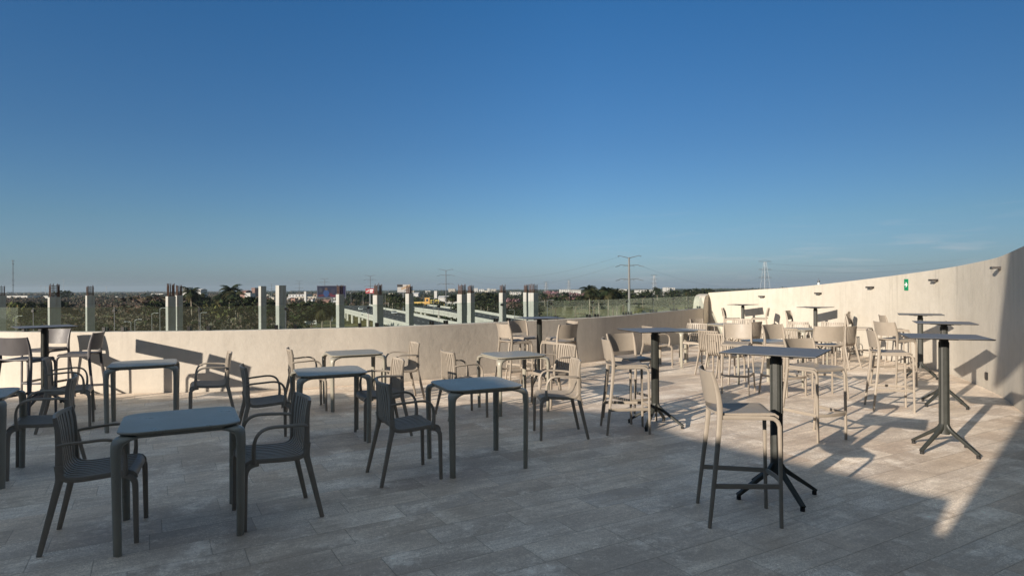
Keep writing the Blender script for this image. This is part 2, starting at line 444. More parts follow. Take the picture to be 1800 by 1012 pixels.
# ------------------------------------------------------------------ mesh helpers
class MB:
    def __init__(s):
        s.v = []
        s.f = []
    def add(s, verts, faces):
        o = len(s.v)
        s.v += [tuple(p) for p in verts]
        s.f += [tuple(i + o for i in f) for f in faces]
    def box(s, c, d, rz=0.0, taper=1.0):
        x, y, z = (q / 2 for q in d)
        ca, sa = math.cos(rz), math.sin(rz)
        vs = []
        for zz, k in ((-z, 1.0), (z, taper)):
            for xx, yy in ((-x, -y), (x, -y), (x, y), (-x, y)):
                xx, yy = xx * k, yy * k
                vs.append((c[0] + ca * xx - sa * yy, c[1] + sa * xx + ca * yy, c[2] + zz))
        s.add(vs, [(3, 2, 1, 0), (4, 5, 6, 7), (0, 1, 5, 4), (1, 2, 6, 5), (2, 3, 7, 6), (3, 0, 4, 7)])
    def sweep(s, pts, w, h=None, n=10, sq=2.0, side=None, caps=True):
        """tube along pts; w,h numbers or per-point lists; superellipse exponent sq; side = vector kept as width direction"""
        P = [Vector(p) for p in pts]
        k = len(P)
        W = w if isinstance(w, (list, tuple)) else [w] * k
        H = W if h is None else (h if isinstance(h, (list, tuple)) else [h] * k)
        rings = []
        prev = None
        for i, p in enumerate(P):
            t = (P[min(i + 1, k - 1)] - P[max(i - 1, 0)]).normalized()
            if side is not None:
                a = Vector(side) - t * t.dot(Vector(side))
                if a.length < 1e-4:
                    a = prev if prev else t.orthogonal()
            else:
                a = t.orthogonal() if prev is None else prev - t * t.dot(prev)
            a.normalize()
            prev = a.copy()
            b = t.cross(a).normalized()
            ring = []
            for j in range(n):
                th = 2 * PI * (j + 0.5) / n
                cx, cy = math.cos(th), math.sin(th)
                e = 2.0 / sq
                cx = math.copysign(abs(cx) ** e, cx)
                cy = math.copysign(abs(cy) ** e, cy)
                ring.append(p + a * (cx * W[i] / 2) + b * (cy * H[i] / 2))
            rings.append(ring)
        vs = [q for r_ in rings for q in r_]
        fs = []
        for i in range(k - 1):
            for j in range(n):
                a0, a1 = i * n + j, i * n + (j + 1) % n
                fs.append((a0, a1, a1 + n, a0 + n))
        if caps:
            fs.append(tuple(range(n - 1, -1, -1)))
            fs.append(tuple((k - 1) * n + j for j in range(n)))
        s.add(vs, fs)
    def plate(s, fn, nu, nv, th):
        """thick sheet: fn(u,v) -> (point, normal), u,v in 0..1"""
        top, bot = [], []
        for i in range(nu + 1):
            for j in range(nv + 1):
                p, nrm = fn(i / nu, j / nv)
                p = Vector(p); nrm = Vector(nrm).normalized()
                top.append(p + nrm * th / 2)
                bot.append(p - nrm * th / 2)
        k = (nu + 1) * (nv + 1)
        idx = lambda i, j: i * (nv + 1) + j
        fs = []
        for i in range(nu):
            for j in range(nv):
                fs.append((idx(i, j), idx(i + 1, j), idx(i + 1, j + 1), idx(i, j + 1)))
                fs.append((k + idx(i, j + 1), k + idx(i + 1, j + 1), k + idx(i + 1, j), k + idx(i, j)))
        for i in range(nu):
            fs.append((idx(i, 0), k + idx(i, 0), k + idx(i + 1, 0), idx(i + 1, 0)))
            fs.append((idx(i + 1, nv), k + idx(i + 1, nv), k + idx(i, nv), idx(i, nv)))
        for j in range(nv):
            fs.append((idx(0, j + 1), k + idx(0, j + 1), k + idx(0, j), idx(0, j)))
            fs.append((idx(nu, j), k + idx(nu, j), k + idx(nu, j + 1), idx(nu, j + 1)))
        s.add(top + bot, fs)
    def prism(s, poly, z0, z1):
        n = len(poly)
        s.add([(x, y, z0) for x, y in poly] + [(x, y, z1) for x, y in poly],
              [tuple(range(n - 1, -1, -1)), tuple(range(n, 2 * n))] + [(i, (i + 1) % n, n + (i + 1) % n, n + i) for i in range(n)])
    def cyl(s, c, r, h, n=16, r2=None):
        r2 = r if r2 is None else r2
        vs = [(c[0] + r * math.cos(2 * PI * i / n), c[1] + r * math.sin(2 * PI * i / n), c[2]) for i in range(n)]
        vs += [(c[0] + r2 * math.cos(2 * PI * i / n), c[1] + r2 * math.sin(2 * PI * i / n), c[2] + h) for i in range(n)]
        s.add(vs, [tuple(range(n - 1, -1, -1)), tuple(range(n, 2 * n))] + [(i, (i + 1) % n, n + (i + 1) % n, n + i) for i in range(n)])
    def mesh(s, name, m, smooth=True, angle=35):
        me = bpy.data.meshes.new(name)
        me.from_pydata(s.v, [], s.f)
        me.materials.append(m)
        if smooth:
            me.shade_smooth()
            me.set_sharp_from_angle(angle=R(angle))
        me.update()
        return me
    def build(s, name, m, parent=None, smooth=True, angle=35):
        o = bpy.data.objects.new(name, s.mesh(name, m, smooth, angle))
        COL.objects.link(o)
        if parent is not None:
            o.parent = parent
        return o


def tag(o, label=None, cat=None, group=None, kind=None):
    if label: o['label'] = label
    if cat: o['category'] = cat
    if group: o['group'] = group
    if kind: o['kind'] = kind
    return o


def empty(name, loc=(0, 0, 0), rz=0.0):
    o = bpy.data.objects.new(name, None)
    o.empty_display_size = 0.2
    o.location = loc
    o.rotation_euler = (0, 0, rz)
    COL.objects.link(o)
    return o


def copy_tree(o, parent=None):
    c = o.copy()
    COL.objects.link(c)
    if parent is not None:
        c.parent = parent
    for ch in list(o.children):
        copy_tree(ch, c)
    return c


def spline(pts, n=6):
    P = [Vector(p) for p in pts]
    out = []
    for i in range(len(P) - 1):
        p0 = P[max(i - 1, 0)]; p1 = P[i]; p2 = P[i + 1]; p3 = P[min(i + 2, len(P) - 1)]
        for k in range(n):
            t = k / n
            out.append(0.5 * ((2 * p1) + (-p0 + p2) * t + (2 * p0 - 5 * p1 + 4 * p2 - p3) * t * t + (-p0 + 3 * p1 - 3 * p2 + p3) * t ** 3))
    out.append(P[-1])
    return out


def lerp(a, b, t):
    return a + (b - a) * t


def lin(a, b, k):
    return [lerp(a, b, i / (k - 1)) for i in range(k)]


# ------------------------------------------------------------------ the terrace
PAR = [(-15.5, 14.0), (-13.0, 12.2), (-11.0, 11.0), (-9.4, 10.3), (-8.14, 9.95), (-7.24, 9.83), (-6.37, 9.80), (-5.21, 9.86), (-4.11, 10.05), (-3.2, 10.33), (-2.14, 10.72),
       (-1.32, 11.22), (-0.44, 11.88), (0.63, 12.68), (2.0, 13.9), (2.95, 15.1), (4.41, 17.3), (5.83, 19.38), (6.12, 19.85)]
WALL = [(6.32, 20.14, 1.44), (7.15, 18.6, 1.53), (7.75, 17.05, 1.61), (8.12, 14.9, 1.75), (8.17, 12.9, 1.87), (7.98, 11.5, 1.94), (7.76, 10.75, 1.97), (7.33, 9.62, 2.01), (7.05, 9.0, 2.04),
        (6.43, 7.88, 2.10), (5.85, 6.7, 2.18), (5.55, 5.5, 2.26), (5.45, 4.0, 2.35), (5.45, 1.0, 2.5)]
par = spline([(x, y, 0) for x, y in PAR], 5)
PAR_H = 0.96


def offset_line(P, d):
    out = []
    for i, p in enumerate(P):
        t = P[min(i + 1, len(P) - 1)] - P[max(i - 1, 0)]
        t.z = 0
        t.normalize()
        out.append(Vector((p.x - t.y * d, p.y + t.x * d, p.z)))
    return out


def wall_strip(P, hs, th, z0=-0.2):
    mb = MB()
    Q = offset_line(P, th)
    rings = []
    for p, q, h in zip(P, Q, hs):
        m1 = p.lerp(q, 0.04); m2 = p.lerp(q, 0.96)
        rings += [(p.x, p.y, z0), (p.x, p.y, h - 0.008), (m1.x, m1.y, h), (m2.x, m2.y, h), (q.x, q.y, h - 0.008), (q.x, q.y, z0)]
    fs = []
    for i in range(len(P) - 1):
        for j in range(6):
            a, b = i * 6 + j, i * 6 + (j + 1) % 6
            fs.append((a, a + 6, b + 6, b))
    k = (len(P) - 1) * 6
    fs += [tuple(range(6)), tuple(k + j for j in range(5, -1, -1))]
    mb.add(rings, fs)
    return mb


tag(wall_strip(par, [PAR_H] * len(par), 0.22).build('parapet_wall', M['stucco_low'], angle=30),
    'low curved beige stucco parapet wall carrying the glass railing', 'wall')
wl = spline([(x, y, h) for x, y, h in WALL], 5)
wl_base = [Vector((p.x, p.y, 0)) for p in wl]
tag(wall_strip(wl_base, [p.z for p in wl], 0.30).build('curved_wall', M['stucco'], angle=30),
    'tall cream stucco wall curving along the right of the terrace, its top sloping up towards the viewer', 'wall')
# pier where the low parapet meets the tall wall: rounded white end fin
pe = Vector((5.98, 19.62, 0)); pw = Vector((6.34, 20.19, 0))
d_ = (pw - pe)
mb = MB()
nrm_ = Vector((-d_.y, d_.x, 0)).normalized()
prof = [(0.0, -0.2), (0.0, 0.97)] + [(0.62 * (1 - math.cos(a)), 0.97 + 0.40 * math.sin(a)) for a in lin(0.0, PI / 2, 8)] + [(1.0, 1.40), (1.0, -0.2)]
vs = []
for side_ in (-0.02, 0.30):
    for t_, z_ in prof:
        q = pe + d_ * t_ + nrm_ * side_
        vs.append((q.x, q.y, z_))
k_ = len(prof)
mb.add(vs, [tuple(range(k_)), tuple(range(2 * k_ - 1, k_ - 1, -1))] + [(i, k_ + i, k_ + (i + 1) % k_, (i + 1) % k_) for i in range(k_)])
tag(mb.build('wall_end_pier', M['stucco'], angle=40), 'rounded cream end pier where the parapet meets the tall curved wall', 'pier')

# deck slab
outer = [(p.x, p.y) for p in offset_line(par, 0.2)] + [(p.x + 0.1, p.y) for p in wl_base] + [(5.6, -9.0), (-15.7, -9.0)]
mb = MB()
mb.prism(outer[::-1], -0.45, 0.0)
tag(mb.build('terrace_floor', M['tiles'], smooth=False), kind='structure')

# unseen building behind the viewer: thin cut-outs, outlines shaped to cast its shade
fac = [(-26, -0.2), (-26, 4.5), (-16.5, 4.36), (-12.1, 4.33), (-11.0, 4.06), (-9.6, 3.96), (-8.7, 3.95), (-7.6, 3.86), (-6.7, 3.66), (-5.37, 3.24), (-3.82, 2.84), (-3.12, 2.67), (-2.36, 2.46), (-2.15, 2.42), (-2.10, 2.16), (-2.002, 2.12), (-2.002, -0.2)]
fac2 = [(-2.00, -0.2), (-2.00, 4.38), (-2.68, 4.46), (-2.50, 5.3), (-2.26, 6.2), (-1.9, 7.6), (-1.2, 9.0), (9, 9.0), (9, -0.2)]


def xz_prism(poly, y0, y1):
    mb_ = MB()
    n = len(poly)
    mb_.add([(x, y0, z) for x, z in poly] + [(x, y1, z) for x, z in poly],
            [tuple(range(n)), tuple(range(2 * n - 1, n - 1, -1))] + [((i + 1) % n, i, n + i, n + (i + 1) % n) for i in range(n)])
    return mb_


tag(xz_prism(fac, -1.0, -1.03).build('shade_cutout_low', M['facade'], smooth=False), 'low dark cut-out behind the viewer, top outline shaped to shade the near terrace', 'wall')
tag(xz_prism(fac2, -1.0, -1.03).build('shade_cutout_high', M['facade'], smooth=False), 'high dark cut-out behind the viewer, outline shaped to cast the building shade', 'building')


# ------------------------------------------------------------------ glass railing
def arc_param(P):
    L = [0.0]
    for i in range(1, len(P)):
        L.append(L[-1] + (P[i] - P[i - 1]).length)
    return L


rail_line = offset_line(par, 0.13)
PL = arc_param(par)
S0 = min(range(len(par)), key=lambda i: (par[i] - Vector((-8.14, 9.95, 0))).length)
S0 = PL[S0]


def on_rail(s):
    s += S0
    for i in range(len(par) - 1):
        if PL[i] <= s <= PL[i + 1]:
            u = (s - PL[i]) / max(PL[i + 1] - PL[i], 1e-6)
            t = (par[i + 1] - par[i]).normalized()
            return rail_line[i].lerp(rail_line[i + 1], u), t
    return (rail_line[-1], (par[-1] - par[-2]).normalized()) if s > 0 else (rail_line[0], (par[1] - par[0]).normalized())


joints = [-6.3, -4.95, -3.6, -2.25, -0.9, 0.48, 1.84, 3.16, 4.5, 5.84, 7.18, 8.6, 9.88, 11.2, 12.8, 14.5, 16.1, 17.35, 18.45]
rail = empty('glass_railing', (-2.14, 10.85, PAR_H))
tag(rail, 'frameless green glass railing clamped on top of the low parapet', 'railing')
for a, b in zip(joints[:-1], joints[1:]):
    ks = max(2, int((b - a) / 0.25))
    pts_ = [on_rail(lerp(a + 0.012, b - 0.012, i / ks))[0] for i in range(ks + 1)]
    m_ = MB()
    off2 = offset_line(pts_, 0.012)
    vs = []
    for p, q in zip(pts_, off2):
        vs += [(p.x, p.y, PAR_H + 0.004), (p.x, p.y, 1.345), (q.x, q.y, 1.345), (q.x, q.y, PAR_H + 0.004)]
    fs = []
    for i in range(ks):
        for j in range(4):
            fs.append((i * 4 + j, i * 4 + 4 + j, i * 4 + 4 + (j + 1) % 4, i * 4 + (j + 1) % 4))
    fs += [(0, 1, 2, 3), (ks * 4 + 3, ks * 4 + 2, ks * 4 + 1, ks * 4)]
    m_.add([(x - rail.location.x, y - rail.location.y, z - rail.location.z) for x, y, z in vs], fs)
    m_.build('glass_panel', M['glass'], rail)
for j_ in joints[1:-1]:
    p, t = on_rail(j_)
    n_ = Vector((t.y, -t.x, 0))
    m_ = MB()
    c_ = Vector((p.x, p.y, 1.29)) - rail.location
    m_.sweep([c_ - n_ * 0.030, c_ + n_ * 0.018], 0.046, n=14)
    m_.build('disc_clamp', M['black'], rail)
    m_ = MB()
    c_ = Vector((p.x, p.y, 0)) - rail.location
    m_.box((c_.x, c_.y, (PAR_H + 1.34) / 2 - rail.location.z + 0.003), (0.007, 0.006, 1.34 - PAR_H - 0.01), math.atan2(t.y, t.x))
    m_.build('edge_seal', M['dark_steel'], rail)
for j_ in joints[1:]:
    for ds in (-0.148, 0.148):
        p, t = on_rail(j_ + ds)
        if j_ + ds > joints[-1]:
            continue
        n_ = Vector((t.y, -t.x, 0))
        az = math.atan2(t.y, t.x)
        q = Vector((p.x, p.y, PAR_H + 0.035)) + n_ * 0.030 - rail.location
        m_ = MB()
        m_.box((q.x, q.y, q.z), (0.048, 0.026, 0.066), az)
        q2 = Vector((p.x, p.y, PAR_H + 0.035)) - n_ * 0.040 - rail.location
        m_.box((q2.x, q2.y, q2.z), (0.048, 0.026, 0.066), az)
        qm = (q + q2) / 2
        m_.box((qm.x, qm.y, q.z - 0.029), (0.044, 0.062, 0.007), az)
        m_.build('glass_clamp', M['black'], rail, smooth=False)


# ------------------------------------------------------------------ things on the tall wall
def wall_at(px):
    k = (px - 900) / 1100.0
    f = [p.x - k * p.y for p in wl_base]
    for i in range(len(f) - 1):
        if f[i] * f[i + 1] <= 0:
            u = f[i] / (f[i] - f[i + 1])
            p = wl_base[i].lerp(wl_base[i + 1], u)
            t = (wl_base[i + 1] - wl_base[i]).normalized()
            n = Vector((t.y, -t.x, 0))      # towards the terrace
            return p, t, n
    raise ValueError(px)


def wz(px, py, Y):
    return EYE - (py - 507.5 + 0.0055 * (px - 900)) * Y / 1100


def wall_thing(name, px, py):
    p, t, n = wall_at(px)
    o = empty(name, (p.x, p.y, wz(px, py, p.y)), math.atan2(t.y, t.x))
    return o                                   # local x along the wall, local -y towards the terrace


lights_ = [(1341, 521, 'small dark wall light nearest the far corner, first of the row on the curved wall'),
           (1441, 515.5, 'dark wall light second from the far corner on the curved wall'),
           (1533, 505, 'dark wall light just left of the green arrow sign'),
           (1646, 492.5, 'dark wall light just right of the green arrow sign'),
           (1758, 471, 'dark wall light nearest the viewer, beside the shadow edge on the curved wall')]
l0 = None
for px, py, lab in lights_:
    o = wall_thing('wall_light', px, py)
    tag(o, lab, 'wall light', 'wall lights along the curved wall')
    if l0 is None:
        l0 = o
        m_ = MB(); m_.box((0, -0.011, 0), (0.16, 0.020, 0.045)); m_.build('back_plate', M['fixture'], o, smooth=False)
        m_ = MB(); m_.box((0, -0.065, 0.004), (0.155, 0.086, 0.034)); m_.build('lamp_housing', M['fixture'], o, smooth=False)
        m_ = MB(); m_.box((0, -0.065, -0.018), (0.12, 0.05, 0.006)); m_.build('lens', M['white'], o, smooth=False)
    else:
        for ch in l0.children:
            c = ch.copy(); COL.objects.link(c); c.parent = o
o = wall_thing('arrow_sign', 1593.5, 500.3)
tag(o, 'green rectangular sign with a white arrow pointing right on the curved wall', 'sign')
m_ = MB(); m_.box((0, -0.006, 0), (0.135, 0.008, 0.235)); m_.build('sign_plate', M['green'], o, smooth=False)
m_ = MB()
# arrow, drawn in local x,z ; viewed from the terrace local x runs to the viewer's right
ar = [(-0.045, 0.014), (0.010, 0.014), (-0.012, 0.048), (0.014, 0.048), (0.050, 0.0), (0.014, -0.048), (-0.012, -0.048), (0.010, -0.014), (-0.045, -0.014)]
vs = [(x, -0.0135, z) for x, z in ar] + [(x, -0.0105, z) for x, z in ar]
k_ = len(ar)
m_.add(vs, [tuple(range(k_)), tuple(range(2 * k_ - 1, k_ - 1, -1))] + [(i, (i + 1) % k_, k_ + (i + 1) % k_, k_ + i) for i in range(k_)])
m_.build('arrow', M['white'], o, smooth=False)
o = wall_thing('wall_socket', 1734.5, 660.5)
tag(o, 'small black weatherproof socket low on the curved wall', 'socket')
m_ = MB(); m_.box((0, -0.012, 0), (0.075, 0.022, 0.115)); m_.build('socket_box', M['black'], o, smooth=False)
m_ = MB(); m_.box((0, -0.027, 0.004), (0.055, 0.006, 0.085)); m_.build('cover', M['fixture'], o, smooth=False)


# ------------------------------------------------------------------ furniture
# local frame: +y is the front of the seat
SEAT_PROF = [(0.247, 0.405), (0.244, 0.432), (0.225, 0.451), (0.185, 0.457), (0.10, 0.451), (0.02, 0.445), (-0.06, 0.442), (-0.11, 0.446), (-0.145, 0.462), (-0.166, 0.495)]
BACK_PROF = [(-0.166, 0.495), (-0.174, 0.55), (-0.182, 0.62), (-0.192, 0.70), (-0.204, 0.77), (-0.214, 0.825)]


def prof_at(prof, t):
    s = t * (len(prof) - 1)
    i = min(int(s), len(prof) - 2)
    u = s - i
    p0 = prof[max(i - 1, 0)]; p1 = prof[i]; p2 = prof[i + 1]; p3 = prof[min(i + 2, len(prof) - 1)]
    r_ = []
    for k in range(2):
        r_.append(0.5 * (2 * p1[k] + (-p0[k] + p2[k]) * u + (2 * p0[k] - 5 * p1[k] + 4 * p2[k] - p3[k]) * u * u + (-p0[k] + 3 * p1[k] - 3 * p2[k] + p3[k]) * u ** 3))
    return r_


def shell_pt(prof, t, u, hw, back):
    y, z = prof_at(prof, t)
    y1, z1 = prof_at(prof, min(t + 0.01, 1)); y0, z0 = prof_at(prof, max(t - 0.01, 0))
    ty, tz = y1 - y0, z1 - z0
    n = Vector((0, tz, -ty)).normalized()
    if n.z < 0 and not back:
        n = -n
    if back and n.y < 0:
        n = -n
    conc = 0.036 * u * u * (min(1, 0.25 + t) if back else max(0, (t - 0.75)) * 1.0)
    dish = 0.0 if back else 0.009 * (u * u - 1) * (1 - abs(2 * t - 1))
    return Vector((hw * u, y + conc, z + dish)), n


def make_chair():
    root = empty('armchair')
    def slats(prof, back, nseg, t0, t1, hw0, hw1):
        m = MB()
        ns = 9
        gap = 0.0185 / 0.42
        for i in range(ns):
            ua = -0.95 + 1.90 * i / ns + gap
            ub = -0.95 + 1.90 * (i + 1) / ns - gap
            def fn(a, b, ua=ua, ub=ub):
                t = lerp(t0, t1, a)
                return shell_pt(prof, t, lerp(ua, ub, b), lerp(hw0, hw1, t), back)
            m.plate(fn, nseg, 1, 0.015)
        return m
    def band(m, prof, back, t0, t1, hw, th, nseg=2):
        def fn(a, b):
            return shell_pt(prof, lerp(t0, t1, a), lerp(-1, 1, b), hw, back)
        m.plate(fn, nseg, 10, th)
    m = slats(SEAT_PROF, False, 16, 0.22, 1.0, 0.222, 0.212)
    band(m, SEAT_PROF, False, 0.0, 0.27, 0.222, 0.014, 5)
    for sx in (-1, 1):
        pts_ = [shell_pt(SEAT_PROF, t, sx, 0.220, False)[0] + Vector((0, 0, -0.008)) for t in lin(0.05, 1.0, 14)]
        m.sweep(pts_, 0.022, 0.034, n=8, sq=3.5, side=(1, 0, 0))
    m.build('seat', M['resin'], root)
    m = slats(BACK_PROF, True, 9, 0.0, 0.93, 0.212, 0.208)
    band(m, BACK_PROF, True, 0.90, 1.0, 0.212, 0.014, 2)
    for sx in (-1, 1):
        pts_ = [shell_pt(BACK_PROF, t, sx, 0.212, True)[0] for t in lin(0.0, 1.0, 9)]
        m.sweep(pts_, 0.018, [lerp(0.046, 0.026, i / 8) for i in range(9)], n=8, sq=3.5, side=(1, 0, 0))
    m.build('backrest', M['resin'], root)
    for sx in (-1, 1):
        m = MB()
        pts_ = spline([(sx * 0.205, 0.165, 0.432), (sx * 0.222, 0.215, 0.424), (sx * 0.236, 0.243, 0.395), (sx * 0.239, 0.250, 0.34), (sx * 0.240, 0.252, 0.17), (sx * 0.241, 0.255, 0.0)], 4)
        m.sweep(pts_, lin(0.038, 0.026, len(pts_)), lin(0.044, 0.030, len(pts_)), n=10, sq=3, side=(1, 0, 0))
        m.build('leg', M['resin'], root)
        m = MB()
        pts_ = spline([(sx * 0.213, -0.160, 0.53), (sx * 0.213, -0.155, 0.45), (sx * 0.217, -0.172, 0.37), (sx * 0.228, -0.212, 0.19), (sx * 0.240, -0.255, 0.0)], 4)
        m.sweep(pts_, lin(0.034, 0.025, len(pts_)), lin(0.052, 0.031, len(pts_)), n=10, sq=3, side=(1, 0, 0))
        m.build('leg', M['resin'], root)
        m = MB()
        pts_ = spline([(sx * 0.212, -0.165, 0.648), (sx * 0.232, -0.125, 0.660), (sx * 0.252, -0.02, 0.668), (sx * 0.256, 0.085, 0.672), (sx * 0.254, 0.150, 0.652), (sx * 0.248, 0.186, 0.600), (sx * 0.238, 0.196, 0.52), (sx * 0.228, 0.190, 0.435)], 4)
        m.sweep(pts_, [0.025] * (len(pts_) - 8) + lin(0.027, 0.036, 8), [0.016] * (len(pts_) - 8) + lin(0.017, 0.027, 8), n=8, sq=2.6)
        m.build('armrest', M['resin'], root)
    return root


def make_stool():
    root = empty('bar_stool')
    # seat
    m = MB()
    def fn(a, b):
        u = lerp(-1, 1, b); y = lerp(0.225, -0.185, a)
        z = 0.742 + 0.008 * u * u + 0.004 * math.cos(a * PI)
        if y < -0.10:
            z += (-(y + 0.10)) ** 2 * 2.2
        if y > 0.19:
            z -= (y - 0.19) ** 2 * 16
        w = 0.188 if a < 0.8 else lerp(0.188, 0.196, (a - 0.8) / 0.2)
        yy = y + (-0.018 * (1 - u * u) if a > 0.75 else 0) * (a - 0.75) * 4
        return (w * u, yy, z), (0, 0.05, 1)
    m.plate(fn, 16, 10, 0.016)
    m.build('seat', M['resin'], root)
    # backrest
    m = MB()
    def fb(a, b):
        u = lerp(-1, 1, b)
        z = lerp(0.815, 1.030, a)
        y = -0.172 - 0.035 * a - 0.045 * (1 - u * u)
        z -= 0.006 * (1 - u * u) * (1 - a)
        return (0.200 * u, y, z + 0.004 * u * u), (0, 1, 0.15)
    m.plate(fb, 6, 14, 0.010)
    m.build('backrest', M['resin'], root)
    for sx in (-1, 1):
        m = MB()
        pts_ = spline([(sx * 0.245, -0.237, 0.0), (sx * 0.235, -0.212, 0.22), (sx * 0.219, -0.180, 0.50), (sx * 0.206, -0.160, 0.72), (sx * 0.202, -0.163, 0.84), (sx * 0.202, -0.184, 0.95), (sx * 0.203, -0.212, 1.036)], 4)
        k = len(pts_)
        m.sweep(pts_, [lerp(0.023, 0.030, min(1, i / (k * 0.55))) if i < k * 0.6 else lerp(0.030, 0.014, (i - k * 0.6) / (k * 0.4)) for i in range(k)],
                [lerp(0.026, 0.040, min(1, i / (k * 0.55))) if i < k * 0.6 else lerp(0.040, 0.020, (i - k * 0.6) / (k * 0.4)) for i in range(k)], n=10, sq=3, side=(1, 0, 0))
        m.build('leg', M['resin'], root)
        m = MB()
        pts_ = spline([(sx * 0.196, -0.150, 0.728), (sx * 0.190, 0.02, 0.728), (sx * 0.188, 0.165, 0.728), (sx * 0.188, 0.205, 0.716), (sx * 0.189, 0.226, 0.680), (sx * 0.190, 0.230, 0.60), (sx * 0.190, 0.237, 0.0)], 5)
        k = len(pts_)
        m.sweep(pts_, lin(0.030, 0.025, k), lin(0.032, 0.025, k), n=10, sq=3.4, side=(1, 0, 0))
        m.build('leg', M['resin'], root)
        m = MB()
        m.sweep([(sx * 0.232, -0.205, 0.275), (sx * 0.213, 0.0, 0.275), (sx * 0.192, 0.238, 0.275)], 0.013, 0.034, n=8, sq=5, side=(1, 0, 0))
        m.build('footrest', M['resin'], root)
    m = MB()
    pts_ = [(x, 0.236 + 0.030 * (1 - (x / 0.19) ** 2), 0.275) for x in lin(-0.198, 0.198, 9)]
    m.sweep(pts_, 0.034, 0.014, n=8, sq=5, side=(0, 0, 1))
    m.build('footrest', M['resin'], root)
    return root


def rounded_square(a, r, k=6):
    out = []
    for cx, cy, s0 in ((a - r, a - r, 0), (-(a - r), a - r, 90), (-(a - r), -(a - r), 180), (a - r, -(a - r), 270)):
        for i in range(k + 1):
            th = R(s0 + 90 * i / k)
            out.append((cx + r * math.cos(th), cy + r * math.sin(th)))
    return out


def make_low_table():
    root = empty('dining_table')
    m = MB()
    rings = [(0.345, 0.718), (0.352, 0.724), (0.352, 0.731), (0.348, 0.735), (0.335, 0.7355)]
    vs, fs = [], []
    n = 0
    for a, z in rings:
        rs = rounded_square(a, 0.115)
        n = len(rs)
        vs += [(x, y, z) for x, y in rs]
    for i in range(len(rings) - 1):
        for j in range(n):
            fs.append((i * n + j, i * n + (j + 1) % n, (i + 1) * n + (j + 1) % n, (i + 1) * n + j))
    fs.append(tuple(range(n - 1, -1, -1)))
    fs.append(tuple((len(rings) - 1) * n + j for j in range(n)))
    m.add(vs, fs)
    m.build('tabletop', M['table_resin'], root)
    m = MB()
    for k in range(4):
        c, s_ = math.cos(k * PI / 2), math.sin(k * PI / 2)
        m.box((0 * c - 0.318 * s_, 0 * s_ + 0.318 * c, 0.706), (0.50, 0.018, 0.024), k * PI / 2)
    m.build('apron', M['table_resin'], root)
    for k in range(4):
        th = PI / 4 + k * PI / 2
        dx, dy = math.cos(th), math.sin(th)
        q = math.sqrt(2)
        m = MB()
        pr = [(0.27 * q, 0.699), (0.305 * q, 0.697), (0.330 * q, 0.688), (0.347 * q, 0.670), (0.353 * q, 0.62), (0.353 * q, 0.55), (0.350 * q, 0.30), (0.347 * q, 0.0)]
        pts_ = spline([(dx * r_ * 0.985, dy * r_ * 0.985, z) for r_, z in pr], 4)
        kk = len(pts_)
        W = [0.150 * (1 - min(1, i / 14)) + 0.070 * min(1, i / 14) if i < 14 else lerp(0.070, 0.052, (i - 14) / (kk - 15)) for i in range(kk)]
        H = [0.022 + 0.024 * min(1, i / 10) if i < 12 else lerp(0.046, 0.036, (i - 12) / (kk - 13)) for i in range(kk)]
        m.sweep(pts_, W, H, n=14, sq=2.5, side=(-dy, dx, 0))
        m.build('leg', M['table_resin'], root)
    return root


def make_bar_table():
    root = empty('bar_table')
    a = 0.335
    m = MB()
    vs = []
    for q, z in ((a - 0.010, 1.104), (a, 1.110), (a, 1.1135)):
        vs += [(-q, -q, z), (q, -q, z), (q, q, z), (-q, q, z)]
    fs = [(3, 2, 1, 0), (8, 9, 10, 11)]
    for i in (0, 4):
        for j in range(4):
            fs.append((i + j, i + (j + 1) % 4, i + 4 + (j + 1) % 4, i + 4 + j))
    m.add(vs, fs)
    top = m.build('tabletop', M['bar_edge'], root, smooth=False)
    m = MB()
    m.box((0, 0, 1.1148), (2 * a - 0.004, 2 * a - 0.004, 0.0024))
    m.build('laminate', M['bar_top'], top, smooth=False)
    m = MB()
    m.box((0, 0, 1.098), (0.34, 0.34, 0.010)); m.box((0, 0, 1.089), (0.20, 0.20, 0.008))
    m.build('mounting_plate', M['bar_metal'], root, smooth=False)
    m = MB()
    m.sweep([(0, 0, 0.165), (0, 0, 0.26), (0, 0, 0.6), (0, 0, 1.085)], [0.090, 0.082, 0.078, 0.076], n=12, sq=3.0, side=(1, 0, 0))
    for s_ in (-1, 1):
        for ax in (0, 1):
            c = [0, 0, 0.66]; c[ax] = s_ * 0.0395
            d = [0.030, 0.030, 0.80]; d[ax] = 0.008
            m.box(c, d)
    m.build('column', M['bar_metal'], root)
    for k in range(4):
        th = PI / 4 + k * PI / 2
        dx, dy = math.cos(th), math.sin(th)
        m = MB()
        pr = [(0.014, 0.275), (0.028, 0.245), (0.052, 0.215), (0.10, 0.180), (0.21, 0.108), (0.325, 0.032)]
        pts_ = spline([(dx * r_, dy * r_, z) for r_, z in pr], 3)
        kk = len(pts_)
        m.sweep(pts_, lin(0.050, 0.040, kk), lin(0.052, 0.026, kk), n=10, sq=3, side=(-dy, dx, 0))
        lg = m.build('leg', M['bar_metal'], root)
        m = MB()
        m.cyl((dx * 0.315, dy * 0.315, 0.0), 0.017, 0.026, 12)
        m.build('foot_pad', M['foot'], lg)
    return root


